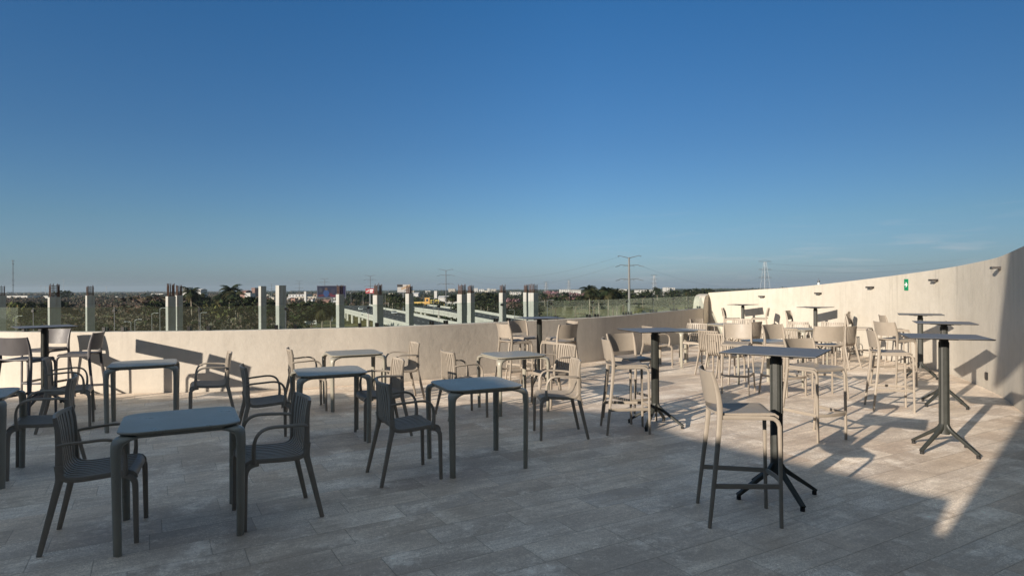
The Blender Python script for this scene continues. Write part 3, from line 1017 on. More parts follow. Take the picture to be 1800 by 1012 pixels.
protos = {'chair': make_chair(), 'stool': make_stool(), 'low': make_low_table(), 'bar': make_bar_table()}
used = set()
M['resin_shade_tint'] = mat('shade_tinted_resin', (0.085, 0.078, 0.080), 0.45, noise=0.07, nscale=14, bump=0.12, bscale=300)  # terrace resin with shade put into its colour, for the left stools
_shade_tinted = {}
META = {'chair': ('armchair', 'slatted armchairs on the terrace'), 'stool': ('bar stool', 'bar stools on the terrace'),
        'low': ('table', 'low dining tables on the terrace'), 'bar': ('bar table', 'tall bar tables on the terrace')}


def put(kind, x, y, heading, label):
    p = protos[kind]
    if kind in used:
        o = copy_tree(p)
    else:
        o = p
        used.add(kind)
    o.location = (x, y, 0)
    o.rotation_euler = (0, 0, R(heading - 90 if kind in ('chair', 'stool') else heading))
    tag(o, label, META[kind][0], META[kind][1])
    return o


FURN = [
 # low tables
 ('low', -2.251, 4.247, 27.8, 'low shaded resin table nearest the viewer, at the lower left between two armchairs'),
 ('low', -0.340, 5.770, 24.2, 'low shaded resin table in the centre, between a dark and a sunlit armchair'),
 ('low', 0.004, 8.326, 25.5, 'low sunlit resin table behind the central shaded table, in front of bar stools'),
 ('low', -4.44, 7.538, 27.0, 'low shaded resin table near the parapet at the far left'),
 ('low', -1.962, 6.729, 24.8, 'low resin table half in sun at left of centre, in front of a sunlit table'),
 ('low', -2.198, 8.671, 25.2, 'low sunlit resin table closest to the parapet, left of centre'),
 ('low', -4.62, 5.241, 27.0, 'low shaded resin table cut off by the left edge of the view'),
 ('low', 3.55, 12.98, 25, 'low resin table behind the middle bar table, one pale leg showing'),
 ('low', 5.10, 14.95, 25, 'low resin table in the far corner by the parapet end'),
 ('low', 4.20, 10.20, 26.3, 'low resin table with blue grey top behind the stools left of the nearest bar table'),
 ('low', 6.05, 13.10, 25, 'low resin table in front of the far wall, hidden behind stool backs'),
 # bar tables
 ('bar', 2.019, 4.791, 54.4, 'tall bar table nearest the viewer, with one stool at its left in half shade'),
 ('bar', 1.659, 7.283, 13.9, 'tall bar table in the middle with two stools nested at its left'),
 ('bar', 4.21, 6.107, -24.0, 'nearest of the three tall bar tables in a row along the right wall'),
 ('bar', 0.455, 10.50, 21.7, 'tall bar table by the parapet in the centre ringed by four stools'),
 ('bar', -6.50, 8.70, 46.0, 'tall shaded bar table at the far left with three stools painted dark for shade'),
 ('bar', 6.637, 18.0, 50, 'farthest tall bar table, in the far corner against the bright wall'),
 ('bar', 7.415, 15.3, 46.5, 'tall bar table against the bright wall between two stools, right of the farthest one'),
 ('bar', 7.20, 11.043, -30, 'farthest of the three tall bar tables in a row along the right wall'),
 ('bar', 5.813, 8.428, -28, 'middle one of the three tall bar tables in a row along the right wall'),
 # stools
 ('stool', 1.576, 4.39, -7.5, 'bar stool nearest the viewer, its back sunlit and legs in shade'),
 ('stool', 3.238, 6.731, -70, 'sunlit bar stool facing the viewer just right of the nearest bar table'),
 ('stool', 1.264, 7.052, -0.2, 'front one of two nested bar stools left of the middle bar table'),
 ('stool', 1.451, 7.672, -62, 'rear one of two nested bar stools left of the middle bar table'),
 ('stool', 4.94, 8.21, -18, 'sunlit bar stool in profile, its back at the left, left of the three bar tables'),
 ('stool', 0.03, 10.25, 30, 'left front bar stool at the central bar table by the parapet, its back sunlit'),
 ('stool', 0.22, 11.08, -51, 'left rear bar stool at the central bar table, a shadow across its back'),
 ('stool', 0.76, 10.10, 130, 'right front bar stool at the central bar table, its back in shade'),
 ('stool', 0.86, 10.85, 200, 'right rear bar stool at the central bar table, against the parapet'),
 ('stool', -6.15, 7.92, 85, 'dark bar stool with painted shade, seen from behind at the left edge'),
 ('stool', -6.90, 9.28, 268, 'dark bar stool with painted shade behind the far left bar table, facing the viewer'),
 ('stool', -5.93, 8.62, 195, 'dark bar stool with painted shade, in profile right of the far left bar table'),
 ('stool', 3.434, 9.591, 245, 'sunlit bar stool facing the viewer, left of the pair behind the nearest bar table'),
 ('stool', 4.066, 9.393, -66, 'sunlit bar stool facing the viewer, right one of the pair behind the nearest bar table'),
 ('stool', 4.611, 9.254, 82, 'sunlit bar stool seen from behind right of centre, its back towards the viewer'),
 ('stool', 6.22, 10.186, 15, 'sunlit bar stool turned away from the viewer, left of the three bar tables'),
 ('stool', 7.62, 12.50, -15, 'sunlit bar stool in profile close to the bright wall behind the row of bar tables'),
 ('stool', 7.20, 13.0, -40, 'bar stool with shaded back alone in front of the bright wall'),
 ('stool', 7.55, 14.5, 148, 'bar stool at the right of the table under the second wall light'),
 ('stool', 6.882, 15.131, -40, 'bar stool at the left of the table under the second wall light'),
 ('stool', 6.85, 17.30, 158, 'bar stool at the right of the farthest bar table'),
 ('stool', 6.061, 17.323, -25, 'bar stool at the left of the farthest bar table'),
 # armchairs
 ('chair', -2.731, 4.104, 24.0, 'shaded slatted armchair nearest the viewer, at the lower left facing right'),
 ('chair', -1.693, 4.496, 211.5, 'shaded slatted armchair facing left beside the nearest low table'),
 ('chair', -0.945, 5.393, 26.5, 'dark slatted armchair facing right beside the central shaded table'),
 ('chair', 0.523, 6.863, 186.5, 'armchair facing left with sunlit back and shaded legs, right of the central table'),
 ('chair', -5.25, 7.35, 30, 'dark slatted armchair at the left of the shaded table near the far left parapet'),
 ('chair', -4.181, 5.633, 210, 'dark slatted armchair facing the table cut off by the left edge'),
 ('chair', -3.72, 7.78, 206, 'slatted armchair with a sunlit back edge, at the right of the far left table'),
 ('chair', -2.609, 6.53, 27, 'dark slatted armchair at the left of the half sunlit table'),
 ('chair', -2.80, 8.40, 25, 'sunlit slatted armchair at the left of the table closest to the parapet'),
 ('chair', -1.59, 9.10, 205, 'sunlit slatted armchair by the parapet at the right of the sunlit left table'),
 ('chair', -1.44, 6.95, 206, 'slatted armchair with sunlit back and shaded seat at the right of the half sunlit table'),
 ('chair', 0.61, 8.662, 209.9, 'sunlit slatted armchair behind the left facing one, at the sunlit middle table'),
 ('chair', -0.656, 7.918, 27, 'slatted armchair with sunlit back behind the central shaded table, facing right'),
 ('chair', 2.92, 12.80, 15, 'slatted armchair behind the middle bar table top, backing onto the parapet'),
 ('chair', 3.93, 13.50, 235, 'slatted armchair with shaded lower back between the middle bar table and the parapet corner'),
 ('chair', 3.70, 11.45, 33, 'slatted armchair seen from behind left of the pair of facing stools'),
 ('chair', 4.72, 15.60, -60, 'slatted armchair in the corner right by the parapet end'),
 ('chair', 5.58, 15.35, 235, 'pale slatted armchair in front of the farthest bar table'),
 ('chair', 5.42, 14.30, 128, 'slatted armchair with dark back half hidden behind the left facing stool'),
 ('chair', 3.62, 10.72, 40, 'slatted armchair seen under the seat of the left facing stool'),
 ('chair', 6.35, 13.95, 238, 'slatted armchair with rounded armrest in front of the second farthest bar table'),
 ('chair', 5.30, 12.08, 57, 'slatted armchair right behind the right facing stool'),
 ('chair', 7.00, 13.75, 235, 'pale slatted armchair by the bright wall behind the stool seen from behind'),
 ('chair', 6.56, 12.45, 126, 'shaded slatted armchair just right of the stool seen from behind'),
]
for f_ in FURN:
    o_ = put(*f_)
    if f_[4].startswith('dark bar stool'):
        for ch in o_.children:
            if ch.data.name not in _shade_tinted:
                me_ = ch.data.copy(); me_.materials[0] = M['resin_shade_tint']; _shade_tinted[ch.data.name] = me_
            ch.data = _shade_tinted[ch.data.name]

# ------------------------------------------------------------------ land beyond the terrace
GZ = -15.0


def at(px, Y):
    return (px - 900) / 1100 * Y


def zat(px, py, Y):
    return EYE - (py - 507.5 + 0.0055 * (px - 900)) * Y / 1100


def ground_material():
    m, g, b, nt = new_mat('dry_ground')
    tc = nt.nodes.new('ShaderNodeTexCoord')
    x, y, z = g.sep(tc.outputs['Object'])
    a = g.noise(tc.outputs['Object'], 0.006, 6, 0.6)
    f = g.noise(tc.outputs['Object'], 0.06, 8, 0.7)
    f2 = g.noise(tc.outputs['Object'], 0.4, 6, 0.7)
    c = g.mix(g.rng(a, 0.4, 0.6), (0.15, 0.145, 0.055), (0.25, 0.225, 0.10))
    c = g.mix(g.rng(f, 0.42, 0.66), c, (0.32, 0.29, 0.16))
    c = g.mix(g.math('MULTIPLY', g.rng(f2, 0.5, 0.7), 0.6), c, (0.05, 0.06, 0.025))
    nt.links.new(c, b.inputs['Base Color'])
    b.inputs['Roughness'].default_value = 0.95
    b.inputs['Specular IOR Level'].default_value = 0.1
    return m


mb = MB()
mb.add([(-9000, 12, GZ), (9000, 12, GZ), (9000, 9500, GZ), (-9000, 9500, GZ), (-9000, -200, GZ), (9000, -200, GZ)], [(0, 1, 2, 3), (4, 5, 1, 0)])
tag(mb.build('ground', ground_material(), smooth=False), kind='structure')


# unfinished concrete columns
def concrete_column(px0, px1, ytop, rebar_top, full, label, cage='cage', Y=None):
    pc = (px0 + px1) / 2
    th = R(46)
    if Y is None:
        d = ytop - (507.5 - 0.0055 * (pc - 900))
        Y = (0.25 if not full else -0.25) * 1100 / d
    vx, vy = -(pc - 900) / 1100, -1.0
    L = math.hypot(vx, vy)
    vx /= L; vy /= L
    wa = abs(math.sin(th) * vx - math.cos(th) * vy)
    wb = abs(-math.cos(th) * vx - math.sin(th) * vy)
    side_px = (px1 - px0) * Y / 1100 / L
    # perpendicular extent of a rotated square of side s is s*(wa+wb)
    s_ = side_px / (abs(wa) + abs(wb) * 0.999)
    top = 1.35 if not full else 1.85
    o = empty('concrete_column', (at(pc, Y), Y, GZ), th)
    tag(o, label, 'column', 'unfinished concrete columns beyond the parapet')
    m = MB()
    m.box((0, 0, (top - GZ) / 2), (s_, s_, top - GZ))
    m.build('shaft', M['formwork'], o, smooth=False)
    if cage:
        m = MB()
        h = zat(pc, rebar_top, Y) - GZ
        b = top - GZ - 0.05
        e = s_ / 2 - 0.05
        r_ = 0.020
        n = 4
        for i in range(n):
            q = lerp(-e, e, i / (n - 1))
            for (xx, yy) in ((q, -e), (q, e), (-e, q), (e, q)):
                hb = h + random.uniform(-0.06, 0.10)
                m.box((xx + random.uniform(-.01, .01), yy + random.uniform(-.01, .01), (hb + b) / 2), (r_, r_, hb - b))
        if cage == 'cage':
            k = 5
            for i in range(k):
                z = lerp(b + 0.12, h - 0.02, i / (k - 1))
                for (cx, cy, dx, dy) in ((0, -e, 2 * e, r_ * .8), (0, e, 2 * e, r_ * .8), (-e, 0, r_ * .8, 2 * e), (e, 0, r_ * .8, 2 * e)):
                    m.box((cx * 1.04, cy * 1.04, z), (dx, dy, r_ * 0.9))
        m.build('rebar_cage', M['rebar'], o, smooth=False)
    return o


cols = [
 (-8, 10.5, 519, 503.5, False, 'concrete column with rebar cut by the left edge of the view', 'cage', 39),
 (83.8, 107.2, 522, 501.5, False, 'wide concrete column with tall rusty rebar cage, second from left', 'cage', None),
 (150, 166.8, 519.3, 503.7, False, 'concrete column with dark rebar cage, third from left', 'cage', None),
 (291, 309, 521.5, 501.5, False, 'concrete column with thin loose vertical bars, left half of a touching pair', 'bars', 28),
 (307.5, 321.5, 519, 504, False, 'concrete column with caged rebar, right half of a touching pair on the left', 'cage', 33.5),
 (454.3, 468.2, 502.8, 0, True, 'fully cast concrete column without rebar, left of two tall ones', None, None),
 (484.4, 503, 501.5, 0, True, 'fully cast concrete column without rebar, right of two tall ones', None, None),
 (590.4, 605.3, 517, 503, False, 'concrete column in front of the dark billboard', 'cage', None),
 (655.3, 673.8, 518.5, 501, False, 'concrete column with open rebar cage in front of the overpass', 'cage', None),
 (712.6, 727, 516, 503, False, 'concrete column with rebar under the tan billboard', 'cage', None),
 (803.3, 820.6, 517, 502, False, 'concrete column with rebar, left of a close pair', 'cage', None),
 (821, 834.4, 515, 503.5, False, 'concrete column with rebar, right of a close pair', 'cage', None),
 (877, 889.8, 514.5, 502.5, False, 'single concrete column with rebar left of the central bar table', 'cage', None),
 (919.5, 930.5, 514.5, 502, False, 'narrow concrete column, left of the pair behind the central bar table', 'cage', 42),
 (928.5, 946.3, 514.5, 501, False, 'wide concrete column, right of the pair behind the central bar table', 'cage', None),
]
for c_ in cols:
    concrete_column(*c_)


# ------------------------------------------------------------------ vegetation
def tri_mesh(name, V, F, C, m):
    """V (n,3), F (m,3 or 4), C (n,3) vertex colours"""
    me = bpy.data.meshes.new(name)
    k = F.shape[1]
    me.vertices.add(len(V))
    me.vertices.foreach_set('co', V.astype(np.float32).ravel())
    me.loops.add(F.size)
    me.loops.foreach_set('vertex_index', F.astype(np.int32).ravel())
    me.polygons.add(len(F))
    me.polygons.foreach_set('loop_start', (np.arange(len(F)) * k).astype(np.int32))
    me.polygons.foreach_set('loop_total', np.full(len(F), k, np.int32))
    at_ = me.color_attributes.new('tint', 'FLOAT_COLOR', 'POINT')
    cc = np.ones((len(V), 4), np.float32)
    cc[:, :3] = C
    at_.data.foreach_set('color', cc.ravel())
    me.update(calc_edges=True)
    me.validate()
    me.materials.append(m)
    return me


def leaf_cloud(centers, radii, heights, cols, counts, lsize, inner=0.55):
    """triangles scattered over ellipsoidal crowns made of a few lobes"""
    Vs, Cs = [], []
    for c, r_, h, col, n, ls in zip(centers, radii, heights, cols, counts, lsize):
        nl = 5
        lob = rng.normal(0, 0.42, (nl, 3)); lob[:, 2] = np.abs(lob[:, 2]) * 0.7
        lr = rng.uniform(0.45, 0.75, nl)
        li = rng.integers(0, nl, n)
        d = rng.normal(0, 1, (n, 3)); d /= np.linalg.norm(d, axis=1)[:, None]
        d[:, 2] = np.where(d[:, 2] < -0.3, -d[:, 2], d[:, 2])
        rad = rng.uniform(inner, 1.0, n) ** 0.6
        p = lob[li] + d * (lr[li] * rad)[:, None]
        p = np.array(c) + p * np.array([r_, r_, h])
        a = rng.normal(0, 1, (n, 3)); a /= np.linalg.norm(a, axis=1)[:, None]
        b = np.cross(a, rng.normal(0, 1, (n, 3))); b /= np.linalg.norm(b, axis=1)[:, None] + 1e-9
        s_ = ls * rng.uniform(0.6, 1.4, n)[:, None]
        tri = np.stack([p + a * s_, p - a * s_ * 0.5 + b * s_ * 0.8, p - a * s_ * 0.5 - b * s_ * 0.8], 1)
        Vs.append(tri.reshape(-1, 3))
        cv = np.array(col)[None] * rng.uniform(0.7, 1.3, (n, 1)) * (1 + rng.normal(0, 0.07, (n, 3)))
        Cs.append(np.repeat(np.clip(cv, 0.005, 0.9), 3, 0))
    V = np.concatenate(Vs); C = np.concatenate(Cs)
    F = np.arange(len(V)).reshape(-1, 3)
    return V, F, C


DK = (0.016, 0.022, 0.012); GR = (0.030, 0.038, 0.018); YG = (0.065, 0.066, 0.030); BR = (0.085, 0.067, 0.050); GY = (0.105, 0.092, 0.070); RU = (0.085, 0.050, 0.036)


def patch(x, y, s):
    return 0.5 + 0.5 * math.sin(x / s + 1.7 * math.sin(y / (s * 1.3))) * math.cos(y / (s * 0.8) + 1.3 * math.sin(x / (s * 0.9)))


def cvh(px, Y):
    # is there a road at this place ? returns True where no trees should stand
    x = at(px, Y)
    for (x0, y0, x1, y1, w) in ROADS:
        dx, dy = x1 - x0, y1 - y0
        t = ((x - x0) * dx + (Y - y0) * dy) / (dx * dx + dy * dy)
        if -0.05 <= t <= 1.05:
            dist = math.hypot(x - x0 - dx * t, Y - y0 - dy * t)
            if dist < w:
                return True
    return False


ROADS = [(-100, 380, -10, 120, 17), (-62, 400, -10, 262, 15), (-10, 262, 20, 165, 13)]
cen, rad, hei, colr, cnt, lsz = [], [], [], [], [], []
N_NEAR = 5200
k = 0
tries = 0
while k < N_NEAR and tries < 40000:
    tries += 1
    px = random.uniform(-140, 1380)
    Y = math.sqrt(random.uniform(115 ** 2, 950 ** 2))
    if px > 560 and px < 950 and (cvh(px, Y) or cvh(px, Y + 25)):
        continue
    if 500 < px < 600 and Y > 480 and random.random() < 0.75: continue
    if 410 < px < 500 and Y > 600 and random.random() < 0.5: continue
    if 600 < px < 950:
        if Y < 235 and random.random() < 0.35: continue
        if Y > 430 and random.random() < 0.3: continue
    if px > 950:
        if 205 < Y < 520 and random.random() < 0.93: continue
        if Y <= 205 and random.random() < 0.8: continue
    x = at(px, Y)
    r_ = random.uniform(2.6, 5.2)
    h = random.uniform(1.8, 3.6)
    base = random.uniform(1.0, 3.6) if px < 600 else random.uniform(0.3, 2.5)
    if px > 950 and Y < 520:
        r_ *= 0.5; h *= 0.35; base = 0.2
    pt = patch(x, Y, 34)
    pt2 = patch(x + 300, Y, 90)
    u = random.random()
    if px < 600:
        if Y > 225:
            c = BR if u < 0.46 else GY if u < 0.74 else GR if u < 0.80 else RU if u < 0.88 else DK
        else:
            c = (GR if u < 0.22 else YG if u < 0.26 else DK if u < 0.68 else BR if u < 0.86 else GY) if pt < 0.6 else (BR if u < 0.45 else DK if u < 0.75 else GY)
    elif px < 950:
        c = DK if u < 0.55 else GR if u < 0.9 else BR
    else:
        if Y < 520:
            c = (0.13, 0.13, 0.05) if u < 0.7 else (0.17, 0.15, 0.09)
        else:
            c = DK if u < 0.62 else GR if u < 0.92 else BR
    cen.append((x, Y, GZ + base + h * 0.35)); rad.append(r_); hei.append(h); colr.append(c)
    cnt.append(int(min(210, max(42, 26000 / Y))))
    lsz.append(0.28 + Y * 0.0011)
    k += 1
V, F, C = leaf_cloud(cen, rad, hei, colr, cnt, lsz)
o = bpy.data.objects.new('woods', tri_mesh('woods', V, F, C, M['leaf']))
COL.objects.link(o)
tag(o, 'mixed dry and green scrub woodland spreading beyond the terrace', 'woodland', kind='stuff')
cen, rad, hei, colr, cnt, lsz = [], [], [], [], [], []
for i in range(2600):
    px = random.uniform(-200, 1900)
    Y = 900 * math.exp(random.uniform(0, 1.85))
    u = random.random()
    s_ = (Y / 900) ** 0.8
    c = (BR if u < 0.3 else GY if u < 0.45 else GR if u < 0.65 else DK) if px < 450 else (DK if u < 0.55 else GR if u < 0.85 else BR)
    cen.append((at(px, Y), Y, GZ + 1.5)); rad.append(random.uniform(12, 30) * s_); hei.append(random.uniform(3, 8.0)); colr.append(c)
    cnt.append(34); lsz.append(1.6 * s_)
V, F, C = leaf_cloud(cen, rad, hei, colr, cnt, lsz)
o = bpy.data.objects.new('distant_woods', tri_mesh('distant_woods', V, F, C, M['leaf']))
COL.objects.link(o)
tag(o, 'flat distant woods reaching to the horizon', 'woodland', kind='stuff')


def palm_meshes(seed, h=11.0):
    rr = random.Random(seed)
    m = MB()
    bend = rr.uniform(-0.6, 0.6)
    pts_ = spline([(0, 0, 0), (bend * 0.3, 0, h * 0.35), (bend * 0.7, 0, h * 0.7), (bend, 0, h)], 3)
    m.sweep(pts_, lin(0.55, 0.30, len(pts_)), n=8)
    tr = m.mesh('trunk', M['trunk'])
    Vv, Ff, Cc = [], [], []
    nf = 38
    for i in range(nf):
        az = 2 * PI * i / nf + rr.uniform(-0.2, 0.2)
        el = rr.uniform(-0.75, 1.30)
        L = rr.uniform(3.0, 4.3)
        seg = 11
        P = []
        x = z = 0.0
        a = el
        for s_ in range(seg + 1):
            P.append((x, z))
            x += L / seg * math.cos(a); z += L / seg * math.sin(a)
            a -= rr.uniform(0.13, 0.19)
        col = np.array(rr.choice([(0.014, 0.021, 0.010), (0.020, 0.029, 0.013), (0.012, 0.018, 0.010), (0.034, 0.036, 0.018)]))
        if el < -0.1: col = col * 0.8 + np.array((0.05, 0.035, 0.015)) * 0.5
        ca, sa = math.cos(az), math.sin(az)
        for s_ in range(1, seg + 1):
            x0, z0 = P[s_ - 1]; x1, z1 = P[s_]
            wl_ = 1.25 * math.sin(PI * (0.12 + 0.83 * s_ / (seg + 0.5)))
            for sd in (-1, 1):
                tipx, tipz = x1 + 0.30, z1 - 0.62 * wl_
                b = len(Vv)
                for (qx, qy, qz) in ((x0, 0, z0), (x1, 0, z1), (tipx, sd * wl_, tipz)):
                    Vv.append((bend + qx * ca - qy * sa, qx * sa + qy * ca, h + qz)); Cc.append(col * rr.uniform(0.75, 1.3))
                Ff.append((b, b + 1, b + 2))
    cr = tri_mesh('crown', np.array(Vv), np.array(Ff), np.array(Cc), M['leaf'])
    return tr, cr


PALMS = [palm_meshes(s) for s in (1, 2, 3)]


def palm(px, ytop, Y, label, v=0, group='palms among the trees'):
    ztop = zat(px, ytop, Y)
    tr, cr = PALMS[v % 3]
    s_ = (ztop - GZ) / 13.2
    o = empty('palm_tree', (at(px, Y), Y, GZ), random.uniform(0, 6.28))
    o.scale = (s_, s_, s_)
    tag(o, label, 'palm tree', group)
    for nm, me in (('trunk', tr), ('crown', cr)):
        c = bpy.data.objects.new(nm, me); COL.objects.link(c); c.parent = o
    return o


for i, (px, yt, Y, lab) in enumerate([
    (338, 501, 290, 'dark palm just right of the touching pair of columns'), (349, 512, 310, 'shorter palm beside the dark palm right of the touching columns'),
    (361, 517, 330, 'low palm right of the dark palm by the touching columns'), (402, 496.5, 280, 'tallest dark palm in the left half, left of the two fully cast columns'),
    (415, 506, 270, 'palm leaning right beside the tallest dark palm'), (388, 512, 290, 'shorter palm left of the tallest dark palm'),
    (565, 528, 175, 'palm with a bare trunk below the dark billboard'), (582, 526, 185, 'second palm trunk below the dark billboard, by the column'),
    (690, 512, 380, 'dark palm right of the open rebar cage column'), (683, 514, 400, 'dark palm just left of another behind the overpass'), (699, 515, 390, 'dark palm between two columns behind the overpass'),
    (795, 515, 380, 'palm left of the close pair of columns'), (786, 519, 480, 'smaller palm left of the power pole by the close columns'),
    (846, 511, 340, 'first palm in the dark clump right of the close pair of columns'), (857, 510.5, 350, 'middle palm in the dark clump right of the close columns'), (868, 513, 345, 'last palm in the dark clump left of the single column'),
    (958, 513, 470, 'palm right of the wide column pair'), (993, 511, 480, 'palm between the two pink blossom trees'),
    (1037, 498, 285, 'tall palm left of the large power pole'), (1053, 503, 300, 'palm close right of the tall palm'), (1069, 499.5, 285, 'broad palm nearest left of the large power pole'), (1084, 504, 295, 'palm touching the left of the large power pole'),
    (1156, 502.5, 560, 'lone palm between white buildings right of the large power pole'), (1207, 506, 560, 'small palm near the end of the parapet')]):
    palm(px, yt, Y, lab, i)


# broadleaf and blossom trees
def tree_meshes(seed, h, r_, cols_, n=520, ls=0.42):
    rr = random.Random(seed)
    m = MB()
    pts_ = spline([(0, 0, 0), (rr.uniform(-.2, .2), rr.uniform(-.2, .2), h * 0.3), (rr.uniform(-.4, .4), 0, h * 0.55)], 3)
    m.sweep(pts_, lin(0.42, 0.20, len(pts_)), n=7)
    for i in range(6):
        a = rr.uniform(0, 6.28); q = pts_[-1 - (i % 3)]
        e = (q.x + math.cos(a) * r_ * 0.65, q.y + math.sin(a) * r_ * 0.65, h * rr.uniform(0.65, 0.92))
        m.sweep([q, q.lerp(Vector(e), 0.5) + Vector((0, 0, 0.3)), e], [0.16, 0.11, 0.05], n=5)
    tr = m.mesh('trunk', M['bark'])
    cc, ra, he, co, cn, lz = [], [], [], [], [], []
    for i in range(9):
        a = rr.uniform(0, 6.28); q = rr.uniform(0, 0.62) * r_
        cc.append((math.cos(a) * q, math.sin(a) * q, h * rr.uniform(0.5, 0.86))); ra.append(r_ * rr.uniform(0.35, 0.55)); he.append(h * rr.uniform(0.13, 0.22))
        co.append(rr.choice(cols_)); cn.append(n // 9); lz.append(ls)
    V, F, C = leaf_cloud(cc, ra, he, co, cn, lz, 0.3)
    return tr, tri_mesh('crown', V, F, C, M['leaf'])


TREES = {'green': [tree_meshes(s, 9, 4.6, [DK, GR, GR]) for s in (5, 6)], 'brown': [tree_meshes(s, 8, 4.5, [BR, GY, RU]) for s in (7,)],
         'pink': [tree_meshes(s, 8, 5.2, [(0.17, 0.10, 0.11), (0.21, 0.135, 0.145), (0.11, 0.075, 0.065)], 600, 0.4) for s in (8, 9)],
         'yellow': [tree_meshes(s, 7, 4.2, [YG, (0.085, 0.09, 0.035), GR]) for s in (10,)]}


def tree(kind, px, ytop, Y, label, group, v=0, name='broadleaf_tree', wide=1.0):
    L = TREES[kind]
    tr, cr = L[v % len(L)]
    h0 = {'green': 9, 'brown': 8, 'pink': 8, 'yellow': 7}[kind]
    s_ = (zat(px, ytop, Y) - GZ) / h0
    o = empty(name, (at(px, Y), Y, GZ), random.uniform(0, 6.28))
    o.scale = (s_ * wide, s_ * wide, s_)
    tag(o, label, 'tree', group)
    for nm, me in (('trunk', tr), ('crown', cr)):
        c = bpy.data.objects.new(nm, me); COL.objects.link(c); c.parent = o


for px, yt, Y, lab, w in [(972, 511.5, 500, 'pink blossoming tree right of the wide column pair', 1.3), (1006, 514, 490, 'wide pink blossoming tree just left of the tall palm', 1.4), (1022, 515, 480, 'smaller pink blossoming tree touching the tall palm', 1.0),
                          (902, 524, 330, 'low pink blossoming bush between the single column and the wide pair', 1.2)]:
    tree('pink', px, yt, Y, lab, 'pink blossoming trees', int(px), 'blossom_tree', w)
for i, (kd, px, yt, Y, lab, w) in enumerate([
    ('green', 118, 509.5, 700, 'dark round tree standing on the horizon right of the second column', 1.2),
    ('yellow', 35, 529, 210, 'yellow green tree beside the left edge column', 1.0),
    ('brown', 262, 519, 260, 'rust brown bare tree left of the touching pair of columns', 1.5),
    ('brown', 280, 520, 250, 'second rust brown tree left of the touching pair of columns', 1.3),
    ('green', 277, 527, 240, 'dark green tree at the foot of the rust brown trees', 1.2),
    ('green', 328, 523, 300, 'dark bushy tree between the touching columns and the dark palm', 1.3),
    ('green', 357, 526, 290, 'dark bushy tree at the foot of the low palm', 1.4),
    ('green', 392, 524, 300, 'dark bushy tree at the foot of the tallest dark palm', 1.4),
    ('green', 418, 520, 290, 'dark bushy tree under the leaning palm', 1.5),
    ('yellow', 386, 532, 250, 'yellow green bush below the tallest dark palm', 1.1),
    ('green', 90, 527, 260, 'dark green tree behind the second column', 1.8),
    ('green', 60, 529, 270, 'dark green tree left of the second column', 1.8),
    ('green', 440, 520, 250, 'dark green tree just left of the two fully cast columns', 1.4),
    ('green', 478, 524, 240, 'dark green tree between the two fully cast columns', 1.2),
    ('green', 524, 528, 210, 'dark green tree right of the two fully cast columns', 1.3),
    ('green', 548, 532, 190, 'dark green tree left of the bare trunk palm', 1.3),
    ('green', 640, 511, 520, 'tree behind the overpass left of the open rebar cage column', 1.5),
    ('green', 622, 513, 540, 'tree behind the overpass right of the dark billboard', 1.4),
    ('green', 705, 520, 340, 'bushy tree under the tan billboard', 1.2),
    ('green', 812, 524, 300, 'tree hidden behind the close pair of columns', 1.2),
    ('green', 858, 520, 390, 'leafy tree at the foot of the dark palm clump', 1.6),
    ('green', 1044, 514, 330, 'dark bushy tree at the foot of the tall palm', 1.5),
    ('green', 1077, 514, 330, 'dark bushy tree at the foot of the broad palm', 1.5),
    ('green', 1012, 518, 340, 'dark bushy tree below the wide pink blossoming tree', 1.2),
    ('green', 976, 519, 350, 'dark bushy tree below the pink tree by the wide column pair', 1.3),
    ('green', 850, 520, 330, 'dark bushy tree under the dark palm clump', 1.6),
    ('green', 1095, 510, 450, 'leafy tree behind the large power pole', 1.4),
    ('green', 1130, 509, 520, 'leafy tree right of the large power pole', 1.6),
    ('green', 1185, 509, 560, 'leafy tree in front of the white block on the horizon', 1.6),
    ('green', 1225, 506, 600, 'leafy tree above the end of the parapet', 1.7),
    ('green', 1245, 506, 650, 'leafy tree right behind the end pier', 1.5),
    ('green', 1375, 503.5, 620, 'tree top just showing over the curved wall', 1.5)]):
    tree(kd, px, yt, Y, lab, 'separate trees beyond the terrace', i, 'broadleaf_tree', w)

# ------------------------------------------------------------------ overpasses, as two decks on piers
DZ = -9.0


